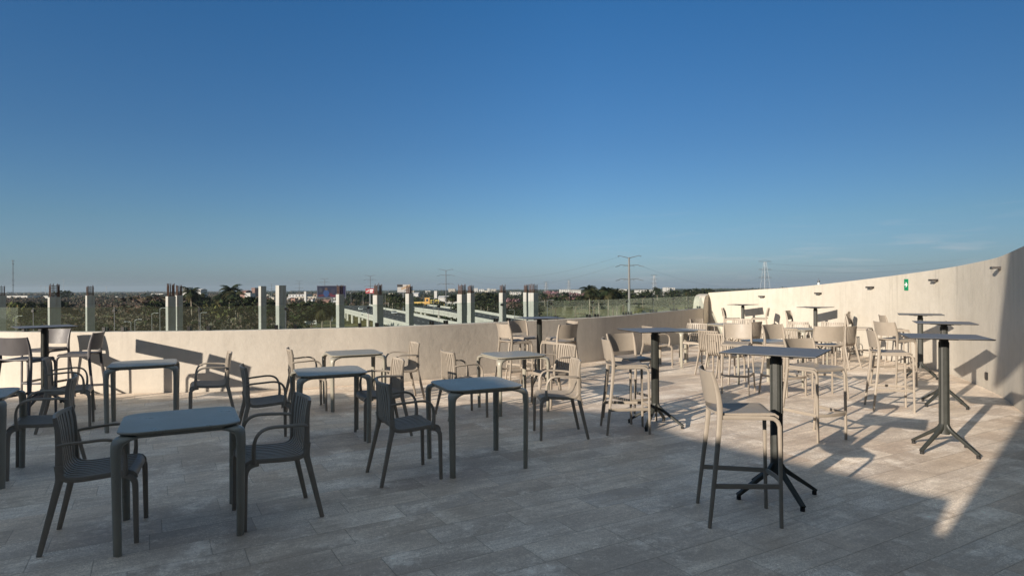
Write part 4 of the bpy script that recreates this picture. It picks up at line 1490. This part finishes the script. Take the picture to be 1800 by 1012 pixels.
def road_deck(name, A, B, label):
    """A, B : left and right edges as lists of (x,y)"""
    m = MB()
    n = len(A)
    vs = [(x, y, DZ) for x, y in A] + [(x, y, DZ) for x, y in B] + [(x, y, DZ - 1.3) for x, y in A] + [(x, y, DZ - 1.3) for x, y in B]
    fs = []
    for i in range(n - 1):
        fs += [(i, n + i, n + i + 1, i + 1), (2 * n + i + 1, 3 * n + i + 1, 3 * n + i, 2 * n + i), (i + 1, 2 * n + i + 1, 2 * n + i, i), (n + i, 3 * n + i, 3 * n + i + 1, n + i + 1)]
    fs += [(0, 2 * n, 3 * n, n), (n - 1, 2 * n - 1, 4 * n - 1, 3 * n - 1)]
    m.add(vs, fs)
    root = empty(name, (0, 0, 0))
    tag(root, label, 'overpass')
    m.build('deck', M['bridge'], root, smooth=False)
    m = MB()
    vs = [(lerp(a[0], b[0], 0.03), lerp(a[1], b[1], 0.03), DZ + 0.02) for a, b in zip(A, B)] + [(lerp(a[0], b[0], 0.97), lerp(a[1], b[1], 0.97), DZ + 0.02) for a, b in zip(A, B)]
    m.add(vs, [(i, n + i, n + i + 1, i + 1) for i in range(n - 1)])
    m.build('carriageway', M['asphalt'], root, smooth=False)
    for E_ in (A, B):
        m = MB()
        m.sweep([(x, y, DZ + 0.45) for x, y in E_], 0.5, 1.15, n=4, side=(1, 0, 0))
        vs_ = []
        m = MB()
        P = [Vector((x, y, 0)) for x, y in E_]
        m = wall_strip(P, [DZ + 1.0] * len(P), 0.35, DZ - 0.1)
        m.build('barrier', M['bridge'], root, smooth=False)
    # lane lines
    m = MB()
    for q in (0.33, 0.66):
        for i in range(n - 1):
            a0 = Vector((lerp(A[i][0], B[i][0], q), lerp(A[i][1], B[i][1], q), 0)); a1 = Vector((lerp(A[i + 1][0], B[i + 1][0], q), lerp(A[i + 1][1], B[i + 1][1], q), 0))
            L = (a1 - a0).length
            for t in range(int(L / 9)):
                p = a0.lerp(a1, t * 9 / L); d = (a1 - a0).normalized()
                c = p + d * 1.8
                m.box((c.x, c.y, DZ + 0.035), (3.6, 0.22, 0.01), math.atan2(d.y, d.x))
    m.build('lane_lines', M['marking'], root, smooth=False)
    # piers
    tot = 0
    for i in range(n - 1):
        L = math.hypot(A[i + 1][0] - A[i][0], A[i + 1][1] - A[i][1])
        for t in range(max(1, int(L / 26))):
            u = (t + 0.5) / max(1, int(L / 26))
            ax, ay = lerp(A[i][0], A[i + 1][0], u), lerp(A[i][1], A[i + 1][1], u)
            bx, by = lerp(B[i][0], B[i + 1][0], u), lerp(B[i][1], B[i + 1][1], u)
            for q in (0.12, 0.5, 0.88):
                m = MB()
                m.cyl((lerp(ax, bx, q), lerp(ay, by, q), GZ), 0.75, DZ - 1.3 - GZ, 12)
                m.build('pier', M['bridge'], root)
    return root


road_deck('overpass', [(-118, 420), (-86, 321), (-57, 248), (-34, 189), (-8, 125)], [(-96, 420), (-68, 333), (-47, 275), (-17.6, 187), (12, 118)], 'near white overpass with dark carriageway running from the far left towards the parapet')
road_deck('overpass', [(-66, 400), (-52, 336), (-31, 280), (-16, 228), (2, 165)], [(-55, 405), (-32, 335), (-15.5, 285), (-5, 243), (14, 180)], 'second white overpass behind the first, passing the close pair of columns')


# road on the ground at the left behind the first column
mb = MB()
P = [(at(-40, 225), 225), (at(60, 235), 235), (at(120, 260), 260)]
vs = []
for x, y in P:
    vs += [(x, y - 5, GZ + 0.05), (x, y + 7, GZ + 0.05)]
mb.add(vs, [(0, 2, 3, 1), (2, 4, 5, 3)])
tag(mb.build('road', M['asphalt'], smooth=False), kind='structure')


# pale rubble mound in the field behind the right part of the railing
Ym = 330
xm = at(1131, Ym)
mb = MB()
vs = []; nx, ny = 26, 12
for j in range(ny + 1):
    for i in range(nx + 1):
        u, v = i / nx * 2 - 1, j / ny * 2 - 1
        r2 = u * u + v * v
        hh = max(0.0, 1 - r2) ** 0.8 * 4.2 * (0.65 + 0.35 * math.sin(7 * u + 1.3) * math.cos(5 * v)) + (random.uniform(0, 0.8) if r2 < 0.9 else -0.3)
        vs.append((xm + u * 8.5, Ym + v * 9, GZ + hh))
mb.add(vs, [(j * (nx + 1) + i, j * (nx + 1) + i + 1, (j + 1) * (nx + 1) + i + 1, (j + 1) * (nx + 1) + i) for j in range(ny) for i in range(nx)])
tag(mb.build('rubble_mound', mat('pale_rubble', (0.34, 0.30, 0.24), 0.95, noise=0.35, nscale=0.8), smooth=False), 'pale rubble mound in the dry field right of the large power pole', 'mound')


# cars
def make_car(col):
    root = empty('car')
    m = MB()
    secs = [(-2.2, 0.45, 0.75), (-2.1, 0.35, 0.95), (-1.2, 0.3, 1.0), (1.0, 0.3, 0.98), (1.9, 0.3, 0.85), (2.2, 0.4, 0.65)]
    vs = []
    for x, z0, z1 in secs:
        w = 0.86 if abs(x) > 2 else 0.9
        vs += [(x, -w, z0), (x, w, z0), (x, w, z1), (x, -w, z1)]
    fs = [(0, 1, 2, 3), (23, 22, 21, 20)]
    for i in range(5):
        for j in range(4):
            fs.append((i * 4 + j, i * 4 + 4 + j, i * 4 + 4 + (j + 1) % 4, i * 4 + (j + 1) % 4))
    m.add(vs, fs)
    body = m.build('body', paint(col, 0.35), root, smooth=False)
    m = MB()
    m.add([(-1.6, -0.82, 0.99), (0.95, -0.82, 0.98), (0.95, 0.82, 0.98), (-1.6, 0.82, 0.99), (-1.15, -0.66, 1.42), (0.3, -0.66, 1.42), (0.3, 0.66, 1.42), (-1.15, 0.66, 1.42)],
          [(0, 1, 5, 4), (1, 2, 6, 5), (2, 3, 7, 6), (3, 0, 4, 7)])
    m.build('windows', M['carglass'], root, smooth=False)
    m = MB(); m.box((-0.43, 0, 1.44), (1.5, 1.34, 0.05)); m.build('roof', paint(col, 0.35), root, smooth=False)
    for x in (-1.35, 1.35):
        for y in (-0.84, 0.84):
            m = MB(); m.sweep([(x, y - 0.11, 0.33), (x, y + 0.11, 0.33)], 0.66, n=14); m.build('wheel', M['tyre'], root)
    return root


car_cols = {'white': (0.75, 0.75, 0.74), 'silver': (0.45, 0.46, 0.48), 'grey': (0.14, 0.15, 0.16), 'red': (0.35, 0.03, 0.02)}
cp = {k: make_car(v) for k, v in car_cols.items()}
first = {k: True for k in cp}
for cc_, x, y, az, z, lab in [
    ('white', -80, 330, 112, DZ, 'white car on the near overpass right of the billboard column'), ('white', -67, 312, 112, DZ, 'white car following on the near overpass, nearest the open rebar column'),
    ('silver', -77, 318, 112, DZ, 'silver car between the white cars on the near overpass'), ('silver', -50.5, 268, 112, DZ, 'silver car on the near overpass left of the tan billboard column'),
    ('grey', -70, 325, 112, DZ, 'dark grey car on the far lane of the near overpass'), ('white', -62, 262, 112, DZ, 'white car just right of the open rebar column'),
    ('red', at(560, 520), 520, 20, GZ, 'red car parked in the town left of the billboard'), ('white', at(545, 500), 500, 10, GZ, 'white van like car parked in the town'),
    ('grey', -40, 330, 108, DZ, 'dark grey car on the second overpass')]:
    if first[cc_]:
        o = cp[cc_]; first[cc_] = False
    else:
        o = copy_tree(cp[cc_])
    o.location = (x, y, z + 0.03); o.rotation_euler = (0, 0, R(az))
    tag(o, lab, 'car', 'cars on the roads beyond')


# ------------------------------------------------------------------ buildings in the distance
def block(px0, px1, ytop, Y, col, label, group=None, depth=None, name='building', wins=0, flat=True, zb=GZ):
    x0, x1 = at(px0, Y), at(px1, Y)
    pc = (px0 + px1) / 2
    zt = zat(pc, ytop, Y)
    w = x1 - x0
    depth = depth or max(8, w * 0.6)
    o = empty(name, ((x0 + x1) / 2, Y + depth / 2, zb), 0)
    tag(o, label, 'building', group)
    h = zt - zb
    m = MB(); m.box((0, 0, h / 2), (w, depth, h)); m.build('wall', paint(col, 0.8), o, smooth=False)
    m = MB()
    if flat:
        m.box((0, 0, h + 0.12), (w + 0.5, depth + 0.5, 0.24))
    else:
        m.add([(-w / 2 - .4, -depth / 2 - .4, h), (w / 2 + .4, -depth / 2 - .4, h), (w / 2 + .4, depth / 2 + .4, h), (-w / 2 - .4, depth / 2 + .4, h), (-w / 2 - .4, 0, h + w * 0.07 + 1), (w / 2 + .4, 0, h + w * 0.07 + 1)],
              [(0, 1, 5, 4), (2, 3, 4, 5), (1, 2, 5), (3, 0, 4)])
    m.build('roof', paint(tuple(min(0.8, c * 1.05) for c in col), 0.8), o, smooth=False)
    if wins:
        st = max(1, int(h / 3.2))
        for s_ in range(st):
            for i in range(wins):
                m = MB()
                m.box((lerp(-w / 2, w / 2, (i + 0.5) / wins), -depth / 2 - 0.02, (s_ + 0.55) * h / st), (w / wins * 0.45, 0.08, h / st * 0.45))
                m.build('window', M['winglass'], o, smooth=False)
    return o


WH = (0.42, 0.415, 0.40); CR = (0.36, 0.33, 0.28); GRY = (0.42, 0.42, 0.42); YEL = (0.50, 0.35, 0.10); ORG = (0.46, 0.27, 0.08); TER = (0.24, 0.14, 0.11)
G_T = 'small flat roofed houses of the town'
block(728, 781, 531.0, 560, YEL, 'long low yellow and orange building beyond the second overpass', None, 14, wins=9)
block(746.5, 755, 523.5, 556, ORG, 'orange tower of the low yellow building', None, 5, 'tower_building', wins=1)
block(757, 771, 527.5, 556, (0.55, 0.45, 0.12), 'mustard coloured raised block on the yellow building', None, 4, wins=2)
block(781, 803, 530.5, 548, WH, 'white wall like building right of the yellow building', None, 8, wins=4)
block(788, 800, 507.5, 2300, CR, 'tall pale apartment block right of the second power pole', None, 20, wins=4)
block(833, 840, 506.5, 2500, WH, 'white high rise on the horizon just right of the close pair of columns', None, 20, wins=2)
block(842, 851, 508.2, 2450, WH, 'lower white high rise between two others on the horizon', None, 20, wins=2)
block(856, 861, 506.8, 2400, WH, 'tall white slab block on the horizon left of the single column', None, 20, wins=2)
block(862, 872, 508, 2400, CR, 'cream apartment block on the horizon touching the white slab', None, 20, wins=3)
block(985, 1003, 508.8, 1500, WH, 'long white factory on the horizon above the pink trees', None, 40, wins=5)
block(1004, 1021, 509.8, 1500, WH, 'lower white factory wing on the horizon left of the tall palm', None, 40, wins=5)
block(1080, 1102, 508.5, 1100, WH, 'white shed directly left of the large power pole', None, 30)
block(1121, 1153, 509.8, 1100, WH, 'long white sheds right of the large power pole', None, 30, wins=6)
block(1169, 1177, 505.2, 1200, WH, 'tall white block on the horizon, left of a pair', None, 20, wins=2)
block(1177.5, 1186.5, 505.8, 1210, WH, 'tall white block on the horizon, right of a pair', None, 20, wins=2)
block(321, 329, 505, 1100, WH, 'white box building half hidden by the dark palm', None, 20)
block(346, 353, 509, 950, WH, 'bright white roofed shed right of the dark palm', None, 20, flat=False)
block(507, 540, 517.5, 900, GRY, 'long grey white hall in the town right of the fully cast columns', None, 20, wins=6)
block(520, 556, 521.5, 760, CR, 'long cream hall left of the dark billboard', None, 18, wins=6)
block(534.5, 538, 512.5, 600, WH, 'narrow white tower in the town', None, 4, 'tower_building')
block(442, 448, 506, 900, TER, 'small brick red tower left of the fully cast columns', None, 14, 'tower_building', wins=2)
block(422, 432, 512, 800, TER, 'brick red roofed house beside the tallest dark palm', None, 20, flat=False)
def shed(px0, px1, ytop, hr, label, **kw):
    Yd = (EYE - GZ - hr) * 1100 / (ytop - (507.5 - 0.0055 * ((px0 + px1) / 2 - 900)))
    return block(px0, px1, ytop, Yd, kw.pop('col', WH), label, None, 30, **kw)


shed(12, 48, 520.0, 9, 'long white roofed shed right of the left edge column')
shed(76, 84, 520.0, 9, 'white shed half hidden by the second column')
shed(106, 120, 516.5, 8, 'white shed right of the second column')
shed(168, 185, 513.5, 8, 'far white hall right of the third column')
shed(266, 291, 516.0, 8, 'long white roofs left of the touching pair of columns')
shed(203, 207, 521.0, 7, 'tiny white roof in the brown woods')
block(724, 735, 516, 900, GRY, 'grey roofed house right of the tan billboard', None, 20, flat=False)
block(763, 768, 511.5, 800, WH, 'narrow white water tower block', None, 6, 'tower_building')
block(770, 790, 523, 620, WH, 'white gabled roof left of the second power pole', None, 20, flat=False)
block(896, 916, 513.5, 1200, WH, 'row of white houses on the horizon between the column pairs', None, 20, wins=6)
block(850, 868, 528, 480, WH, 'white wall building below the dark palm clump', None, 8)
block(430, 440, 515, 760, WH, 'white house left of the fully cast columns', None, 15)
for i in range(56):
    px = random.choice([random.uniform(418, 452), random.uniform(468, 484), random.uniform(504, 598), random.uniform(504, 598), random.uniform(504, 598)])
    Y = random.uniform(520, 1500)
    yb = 507.5 - 0.0055 * (px - 900) + (EYE - GZ) * 1100 / Y
    w = random.uniform(3, 10)
    block(px, px + w, yb - random.uniform(4.0, 8.5) * 1100 / Y, Y, random.choice([WH, CR, GRY, WH, TER, (0.5, 0.42, 0.34)]), 'small flat roofed house among many in the town left of the billboard', G_T, 9, 'town_house', flat=random.random() < 0.8)
for i in range(15):
    px = random.uniform(600, 1240)
    Y = random.uniform(900, 2600)
    block(px, px + random.uniform(3, 9), 507.5 - 0.0055 * (px - 900) + 16.6 * 1100 / Y - random.uniform(6, 12) * 1100 / Y, Y, random.choice([WH, CR, WH]), 'tiny pale building among the far trees below the horizon', 'tiny pale buildings near the horizon', 15, 'far_building')


# billboards
def billboard(px0, px1, y0, y1, Y, label, panels, pole_px, frame=(0.04, 0.05, 0.08), yaw=0.0):
    xc, zc = (at(px0, Y) + at(px1, Y)) / 2, (zat(px0, y0, Y) + zat(px0, y1, Y)) / 2
    w, h = at(px1, Y) - at(px0, Y), zat(px0, y0, Y) - zat(px0, y1, Y)
    o = empty('billboard', (xc, Y, GZ), yaw)
    tag(o, label, 'billboard')
    m = MB(); m.box((0, 0.3, zc - GZ), (w, 0.5, h)); m.build('frame', paint(frame, 0.6), o, smooth=False)
    m = MB(); m.box((at(pole_px, Y) - xc, 0.7, (zc - GZ) / 2), (0.9, 0.9, zc - GZ)); m.build('pole', M['dark_steel'], o)
    m = MB(); m.box((0, 0.9, zc - h / 2 - GZ - 0.35), (w, 1.2, 0.15)); m.build('catwalk', M['dark_steel'], o, smooth=False)
    # printed sheet made of flat coloured pieces lying one a little in front of the other
    sheet = None
    for j, (u0, u1, v0, v1, c, shape) in enumerate(panels):
        m = MB()
        x0, x1, z0, z1 = lerp(-w / 2, w / 2, u0), lerp(-w / 2, w / 2, u1), zc - GZ + lerp(-h / 2, h / 2, v0), zc - GZ + lerp(-h / 2, h / 2, v1)
        yy = 0.04 - 0.015 * j
        if shape == 'e':
            n = 16
            m.add([((x0 + x1) / 2 + (x1 - x0) / 2 * math.cos(2 * PI * i / n), yy, (z0 + z1) / 2 + (z1 - z0) / 2 * math.sin(2 * PI * i / n)) for i in range(n)], [tuple(range(n))])
        elif shape == 'd':
            m.add([(x0, yy, z0), (x1, yy, z0 + (z1 - z0) * 0.5), (x1, yy, z1), (x0, yy, z0 + (z1 - z0) * 0.4)], [(0, 1, 2, 3)])
        else:
            m.add([(x0, yy, z0), (x1, yy, z0), (x1, yy, z1), (x0, yy, z1)], [(0, 1, 2, 3)])
        q = m.build('advert' if sheet is None else 'printed_shape', paint(c, 0.95), o if sheet is None else sheet, smooth=False)
        if sheet is None: sheet = q


billboard(557, 608, 502, 523.5, 330, 'large dark blue billboard with a blue figure, behind a concrete column',
          [(0.02, 0.98, 0.06, 0.96, (0.008, 0.011, 0.03), 'r'), (0.05, 0.55, 0.10, 0.42, (0.06, 0.012, 0.02), 'd'), (0.22, 0.42, 0.08, 0.66, (0.015, 0.04, 0.12), 'e'),
           (0.27, 0.37, 0.60, 0.84, (0.06, 0.04, 0.035), 'e'), (0.06, 0.20, 0.45, 0.80, (0.025, 0.03, 0.045), 'e'), (0.48, 0.64, 0.30, 0.75, (0.018, 0.018, 0.04), 'e'), (0.46, 0.68, 0.08, 0.24, (0.08, 0.012, 0.025), 'r'), (0.72, 0.96, 0.10, 0.92, (0.01, 0.01, 0.045), 'r')], 583)
billboard(642.5, 657, 507, 515.5, 470, 'small red and white billboard left of the open rebar cage',
          [(0.02, 0.98, 0.05, 0.95, (0.26, 0.04, 0.05), 'r'), (0.08, 0.45, 0.2, 0.8, (0.42, 0.38, 0.38), 'd'), (0.52, 0.92, 0.55, 0.78, (0.78, 0.74, 0.74), 'r'), (0.52, 0.85, 0.2, 0.4, (0.78, 0.74, 0.74), 'r')], 650, (0.3, 0.05, 0.05))
billboard(698, 721.5, 499.5, 514, 400, 'tan, black and white billboard above a concrete column',
          [(0.02, 0.98, 0.04, 0.96, (0.34, 0.33, 0.32), 'r'), (0.02, 0.42, 0.66, 0.95, (0.03, 0.03, 0.03), 'r'), (0.30, 0.98, 0.30, 0.96, (0.30, 0.22, 0.15), 'd'), (0.55, 0.86, 0.18, 0.42, (0.06, 0.05, 0.05), 'd')], 708.5)
# tilted white sign in the trees
Ys = 190
o = empty('road_sign', (at(550, Ys), Ys, GZ), R(8))
tag(o, 'white tilted panel sign with dark lettering among the dark trees', 'sign')
zc = zat(550, 566.5, Ys) - GZ
m = MB(); m.box((0, 0, zc), (3.4, 0.12, 1.05)); pl = m.build('sign_panel', M['white'], o, smooth=False)
pl.rotation_euler = (0, R(-6), 0)
for z_, segs in ((0.20, ((-0.8, 0.5), (-0.1, 0.5), (0.7, 0.7))), (-0.15, ((-0.9, 0.4), (-0.2, 0.6), (0.5, 0.4)))):
    m = MB()
    for x_, w_ in segs:
        m.box((x_, -0.07, zc + z_), (w_, 0.02, 0.16))
    m.build('lettering', M['dark_steel'], pl, smooth=False)
m = MB(); m.cyl((0.9, 0.1, 0), 0.08, zc, 8); m.build('post', M['galv'], o)


# ------------------------------------------------------------------ pylons, masts, lamps
def monopole(px, ytop, Y, label, w=0.95, arms=3, zscale=1.0, mtl='pole_concrete'):
    zt = zat(px, ytop, Y)
    h = zt - GZ
    o = empty('power_pole', (at(px, Y), Y, GZ), 0)
    tag(o, label, 'power pole')
    m = MB()
    m.sweep([(0, 0, 0), (0, 0, h * 0.5), (0, 0, h)], [w, w * 0.78, w * 0.52], n=12)
    m.build('pole', M[mtl], o)
    s_ = h / 27.0
    for (dz, half, rise, drop) in ((0.0, 4.0, 0.75, 0.0), (-2.9, 3.6, 0.1, 0.0), (-8.2, 3.5, 0.1, 0.0))[:arms]:
        m = MB()
        for sd in (-1, 1):
            m.sweep([(0, 0, h + dz * s_ - 0.25), (sd * half * s_, 0, h + (dz + rise) * s_)], [0.34, 0.20], n=6)
            if rise < 0.5:
                m.sweep([(sd * 1.2 * s_, 0, h + dz * s_ - 0.1), (sd * 2.3 * s_, 0.2, h + (dz - 0.7) * s_)], [0.14, 0.10], n=6)
        am = m.build('cross_arm', M['dark_steel'], o)
        for sd in (-1, 1):
            m = MB()
            e = (sd * half * s_, 0, h + (dz + rise) * s_)
            m.sweep([e, (e[0] + sd * 0.2, -0.5, e[2] - 0.4 * s_), (e[0] + sd * 2.0 * s_ * (0.2 if rise > .5 else 0.9), -1.2, e[2] - (0.2 if rise > .5 else 0.75) * s_)], [0.16, 0.26, 0.26], n=6)
            m.build('insulator', M['dark_steel'], am)
    return o


monopole(1106, 452.5, 260, 'large concrete power pole right of centre with three pairs of arms', 1.25)
monopole(784, 475, 420, 'slim power pole left of the close pair of columns', 0.8, mtl='dark_steel')
monopole(651, 485, 560, 'thin power pole above the open rebar column', 0.8, mtl='dark_steel')
monopole(571, 490.5, 690, 'distant power pole above the dark billboard', 0.8, mtl='dark_steel')
monopole(526, 494, 830, 'distant power pole right of the fully cast columns', 0.7, mtl='dark_steel')
monopole(477.5, 499, 1050, 'very distant power pole between the fully cast columns', 0.8, mtl='dark_steel')


def lattice(px, ytop, Y, label, half_arm=9.0):
    zt = zat(px, ytop, Y)
    h = zt - GZ
    o = empty('lattice_pylon', (at(px, Y), Y, GZ), R(15))
    tag(o, label, 'pylon')
    m = MB()
    r_ = 0.00012 * Y + 0.05
    def wdt(z):
        return 4.2 * (1 - z / h) + 1.0
    lv = [h * q for q in (0, 0.16, 0.31, 0.45, 0.57, 0.68, 0.78, 0.88, 1.0)]
    for a, b in zip(lv[:-1], lv[1:]):
        wa, wb = wdt(a), wdt(b)
        for sx, sy in ((-1, -1), (1, -1), (1, 1), (-1, 1)):
            m.sweep([(sx * wa, sy * wa, a), (sx * wb, sy * wb, b)], r_ * 2, n=4)
        for (p, q) in (((-1, -1), (1, -1)), ((1, -1), (1, 1)), ((1, 1), (-1, 1)), ((-1, 1), (-1, -1))):
            m.sweep([(p[0] * wa, p[1] * wa, a), (q[0] * wb, q[1] * wb, b)], r_, n=4)
            m.sweep([(q[0] * wa, q[1] * wa, a), (p[0] * wb, p[1] * wb, b)], r_, n=4)
    m.build('tower', M['galv'], o, smooth=False)
    for q in (1.0, 0.80, 0.60):
        m = MB()
        for sd in (-1, 1):
            m.sweep([(0, 0, h * q), (sd * half_arm, 0, h * q + 0.3)], [r_ * 3, r_ * 2], n=4)
            m.sweep([(0, 0, h * q + 2), (sd * half_arm, 0, h * q + 0.3)], [r_ * 2, r_ * 1.5], n=4)
        m.build('cross_arm', M['galv'], o, smooth=False)
    return o


lattice(1345, 460, 720, 'pale lattice pylon standing behind the curved wall')
lattice(1150, 484, 1350, 'faint lattice pylon right of the large power pole')
lattice(960, 496, 2000, 'very faint lattice pylon above the wide column pair')
lattice(1000, 493, 2200, 'very faint lattice pylon left of the tall palm')

# guyed antenna mast at left
Y = 1500
h = zat(23, 457, Y) - GZ
o = empty('radio_mast', (at(23, Y), Y, GZ), 0)
tag(o, 'tall thin radio mast on the horizon at the far left', 'mast')
m = MB()
for i in range(3):
    a = 2 * PI * i / 3
    m.sweep([(1.0 * math.cos(a), 1.0 * math.sin(a), 0), (0.6 * math.cos(a), 0.6 * math.sin(a), h)], 0.55, n=4)
for i in range(24):
    z = h * (i + 0.5) / 24
    m.box((0, 0, z), (1.6, 1.6, 0.35))
m.build('lattice_shaft', M['dark_steel'], o, smooth=False)
m = MB()
for z, r_ in ((h * 0.98, 2.6), (h * 0.90, 1.6), (h * 0.66, 1.8), (h * 0.47, 2.2), (h * 0.35, 1.4)):
    for i in range(3):
        a = 2 * PI * i / 3 + 0.4
        m.box((r_ * math.cos(a), r_ * math.sin(a), z), (0.9, 0.9, 2.0))
m.build('antennas', M['dark_steel'], o, smooth=False)
for px, yt, Y_, lab in [(72, 501, 2600, 'tiny mast on the horizon left of the second column'), (80, 503, 2500, 'tiniest mast beside the second column'), (187, 503, 2400, 'thin mast on the horizon right of the third column'), (112, 490, 2600, 'faint mast right of the second column')]:
    h = zat(px, yt, Y_) - GZ
    o = empty('radio_mast', (at(px, Y_), Y_, GZ), 0)
    tag(o, lab, 'mast')
    m = MB(); m.sweep([(0, 0, 0), (0, 0, h)], [1.4, 0.8], n=5); m.build('shaft', M['galv'], o)
    m = MB(); m.box((0, 0, h * 0.93), (3.2, 3.2, 1.5)); m.build('antennas', M['galv'], o)
# white beacon tower showing above the curved wall
Y = 900
h = zat(1439, 488, Y) - GZ
o = empty('beacon_tower', (at(1439, Y), Y, GZ), 0)
tag(o, 'small white tower with dark head peeking over the curved wall', 'tower')
m = MB(); m.cyl((0, 0, 0), 1.6, h - 7, 14, 1.3); m.build('shaft', M['white'], o)
m = MB(); m.cyl((0, 0, h - 7), 1.3, 1.2, 14, 2.0); m.cyl((0, 0, h - 5.8), 1.9, 1.6, 14); m.build('gallery', M['dark_steel'], o)
m = MB(); m.cyl((0, 0, h - 4.2), 0.8, 1.8, 10, 0.5); m.cyl((0, 0, h - 2.4), 0.15, 2.4, 6); m.build('mast_head', M['dark_steel'], o)


def lamp(px, ytop, Y, z0, label, group, side=1):
    h = zat(px, ytop, Y) - z0
    o = empty('street_lamp', (at(px, Y), Y, z0), 0)
    tag(o, label, 'street lamp', group)
    m = MB(); m.sweep([(0, 0, 0), (0, 0, h)], [0.17, 0.10], n=8); m.build('pole', M['galv'], o)
    m = MB(); m.sweep([(0, 0, h - 0.1), (side * 0.5, 0, h + 0.12), (side * 1.1, 0, h + 0.15)], [0.09, 0.07, 0.07], n=6); m.box((side * 1.3, 0, h + 0.12), (0.6, 0.25, 0.11)); m.build('lamp_head', M['galv'], o)


for px, yt, Y_, z0, lab, s_ in [
    (677, 512, 300, DZ, 'tall street lamp on the overpass just right of the open rebar column', 1), (683, 508, 380, DZ, 'street lamp on the overpass, right of a taller looking one', 1),
    (638, 512, 360, DZ, 'street lamp left of the red billboard', 1), (617, 511, 400, DZ, 'street lamp right of the dark billboard', 1),
    (762, 524, 260, DZ, 'street lamp in front of the yellow building', -1), (745, 514, 340, DZ, 'street lamp left of the yellow building tower', 1),
    (945, 531, 150, GZ, 'short pale lamp post right of the wide column pair', 1), (962, 528, 150, GZ, 'second pale lamp post right of the wide column pair', 1),
    (904, 545, 170, GZ, 'lamp post seen between the single column and the wide pair', -1),
    (266.7, 551, 150, GZ, 'street lamp through the glass left of the touching columns', 1), (281, 542, 150, GZ, 'thin tall post through the glass by the touching columns', 1),
    (237, 562, 140, GZ, 'short lamp post through the glass in the left middle', 1), (230, 566, 145, GZ, 'shortest lamp post through the glass in the left middle', -1),
    (352, 550, 150, GZ, 'pale post through the glass below the dark palm', 1), (28, 556, 150, GZ, 'lamp post behind the far left bar table', 1)]:
    lamp(px, yt, Y_, z0, lab, 'street lamps beyond the terrace', s_)

# power lines
def cable(A, B, sag, label, r_=0.028):
    pts_ = []
    A = Vector(A); B = Vector(B)
    for i in range(25):
        t = i / 24
        p = A.lerp(B, t); p.z -= sag * 4 * t * (1 - t)
        pts_.append(p)
    m = MB(); m.sweep(pts_, r_ * 2, n=4)
    tag(m.build('power_line', M['dark_steel'], smooth=False), label, 'cable', 'power lines on the large pole')


zp = lambda q: zat(1106, q, 260)
X0 = at(1106, 260)
cable((X0 - 6, 260, zp(467)), (at(784, 420) + 4, 420, zat(784, 482, 420)), 8, 'left power line from the middle arm of the large pole')
cable((X0 - 4, 260, zp(451)), (at(784, 420) + 4, 420, zat(784, 474, 420)), 7, 'left power line from the top arm of the large pole')
cable((X0 + 4, 260, zp(466)), (at(1345, 720) - 6, 720, zat(1345, 486, 720)), 10, 'right power line from the middle arm of the large pole')
cable((at(1345, 720), 720, zat(1345, 463, 720)), (at(1700, 760), 760, zat(1700, 455, 760)), 6, 'power line running right from the lattice pylon top', 0.06)
cable((at(1345, 720), 720, zat(1345, 474, 720)), (at(1700, 760), 760, zat(1700, 466, 760)), 6, 'power line running right from the lattice pylon middle', 0.06)


# ------------------------------------------------------------------ haze: closed box of thin even air
m = bpy.data.materials.new('haze')
m.use_nodes = True
nt = m.node_tree
for n in list(nt.nodes):
    nt.nodes.remove(n)
out = nt.nodes.new('ShaderNodeOutputMaterial')
pv = nt.nodes.new('ShaderNodeVolumePrincipled')
pv.inputs['Color'].default_value = (0.62, 0.76, 0.86, 1)
pv.inputs['Density'].default_value = 0.000075
pv.inputs['Anisotropy'].default_value = 0.2
nt.links.new(pv.outputs[0], out.inputs['Volume'])
mb = MB()
mb.box((0, 4650, 22), (18400, 10300, 76))
hz = mb.build('haze', m, smooth=False)
tag(hz, 'thin blue haze over the whole plain', 'haze', kind='stuff')
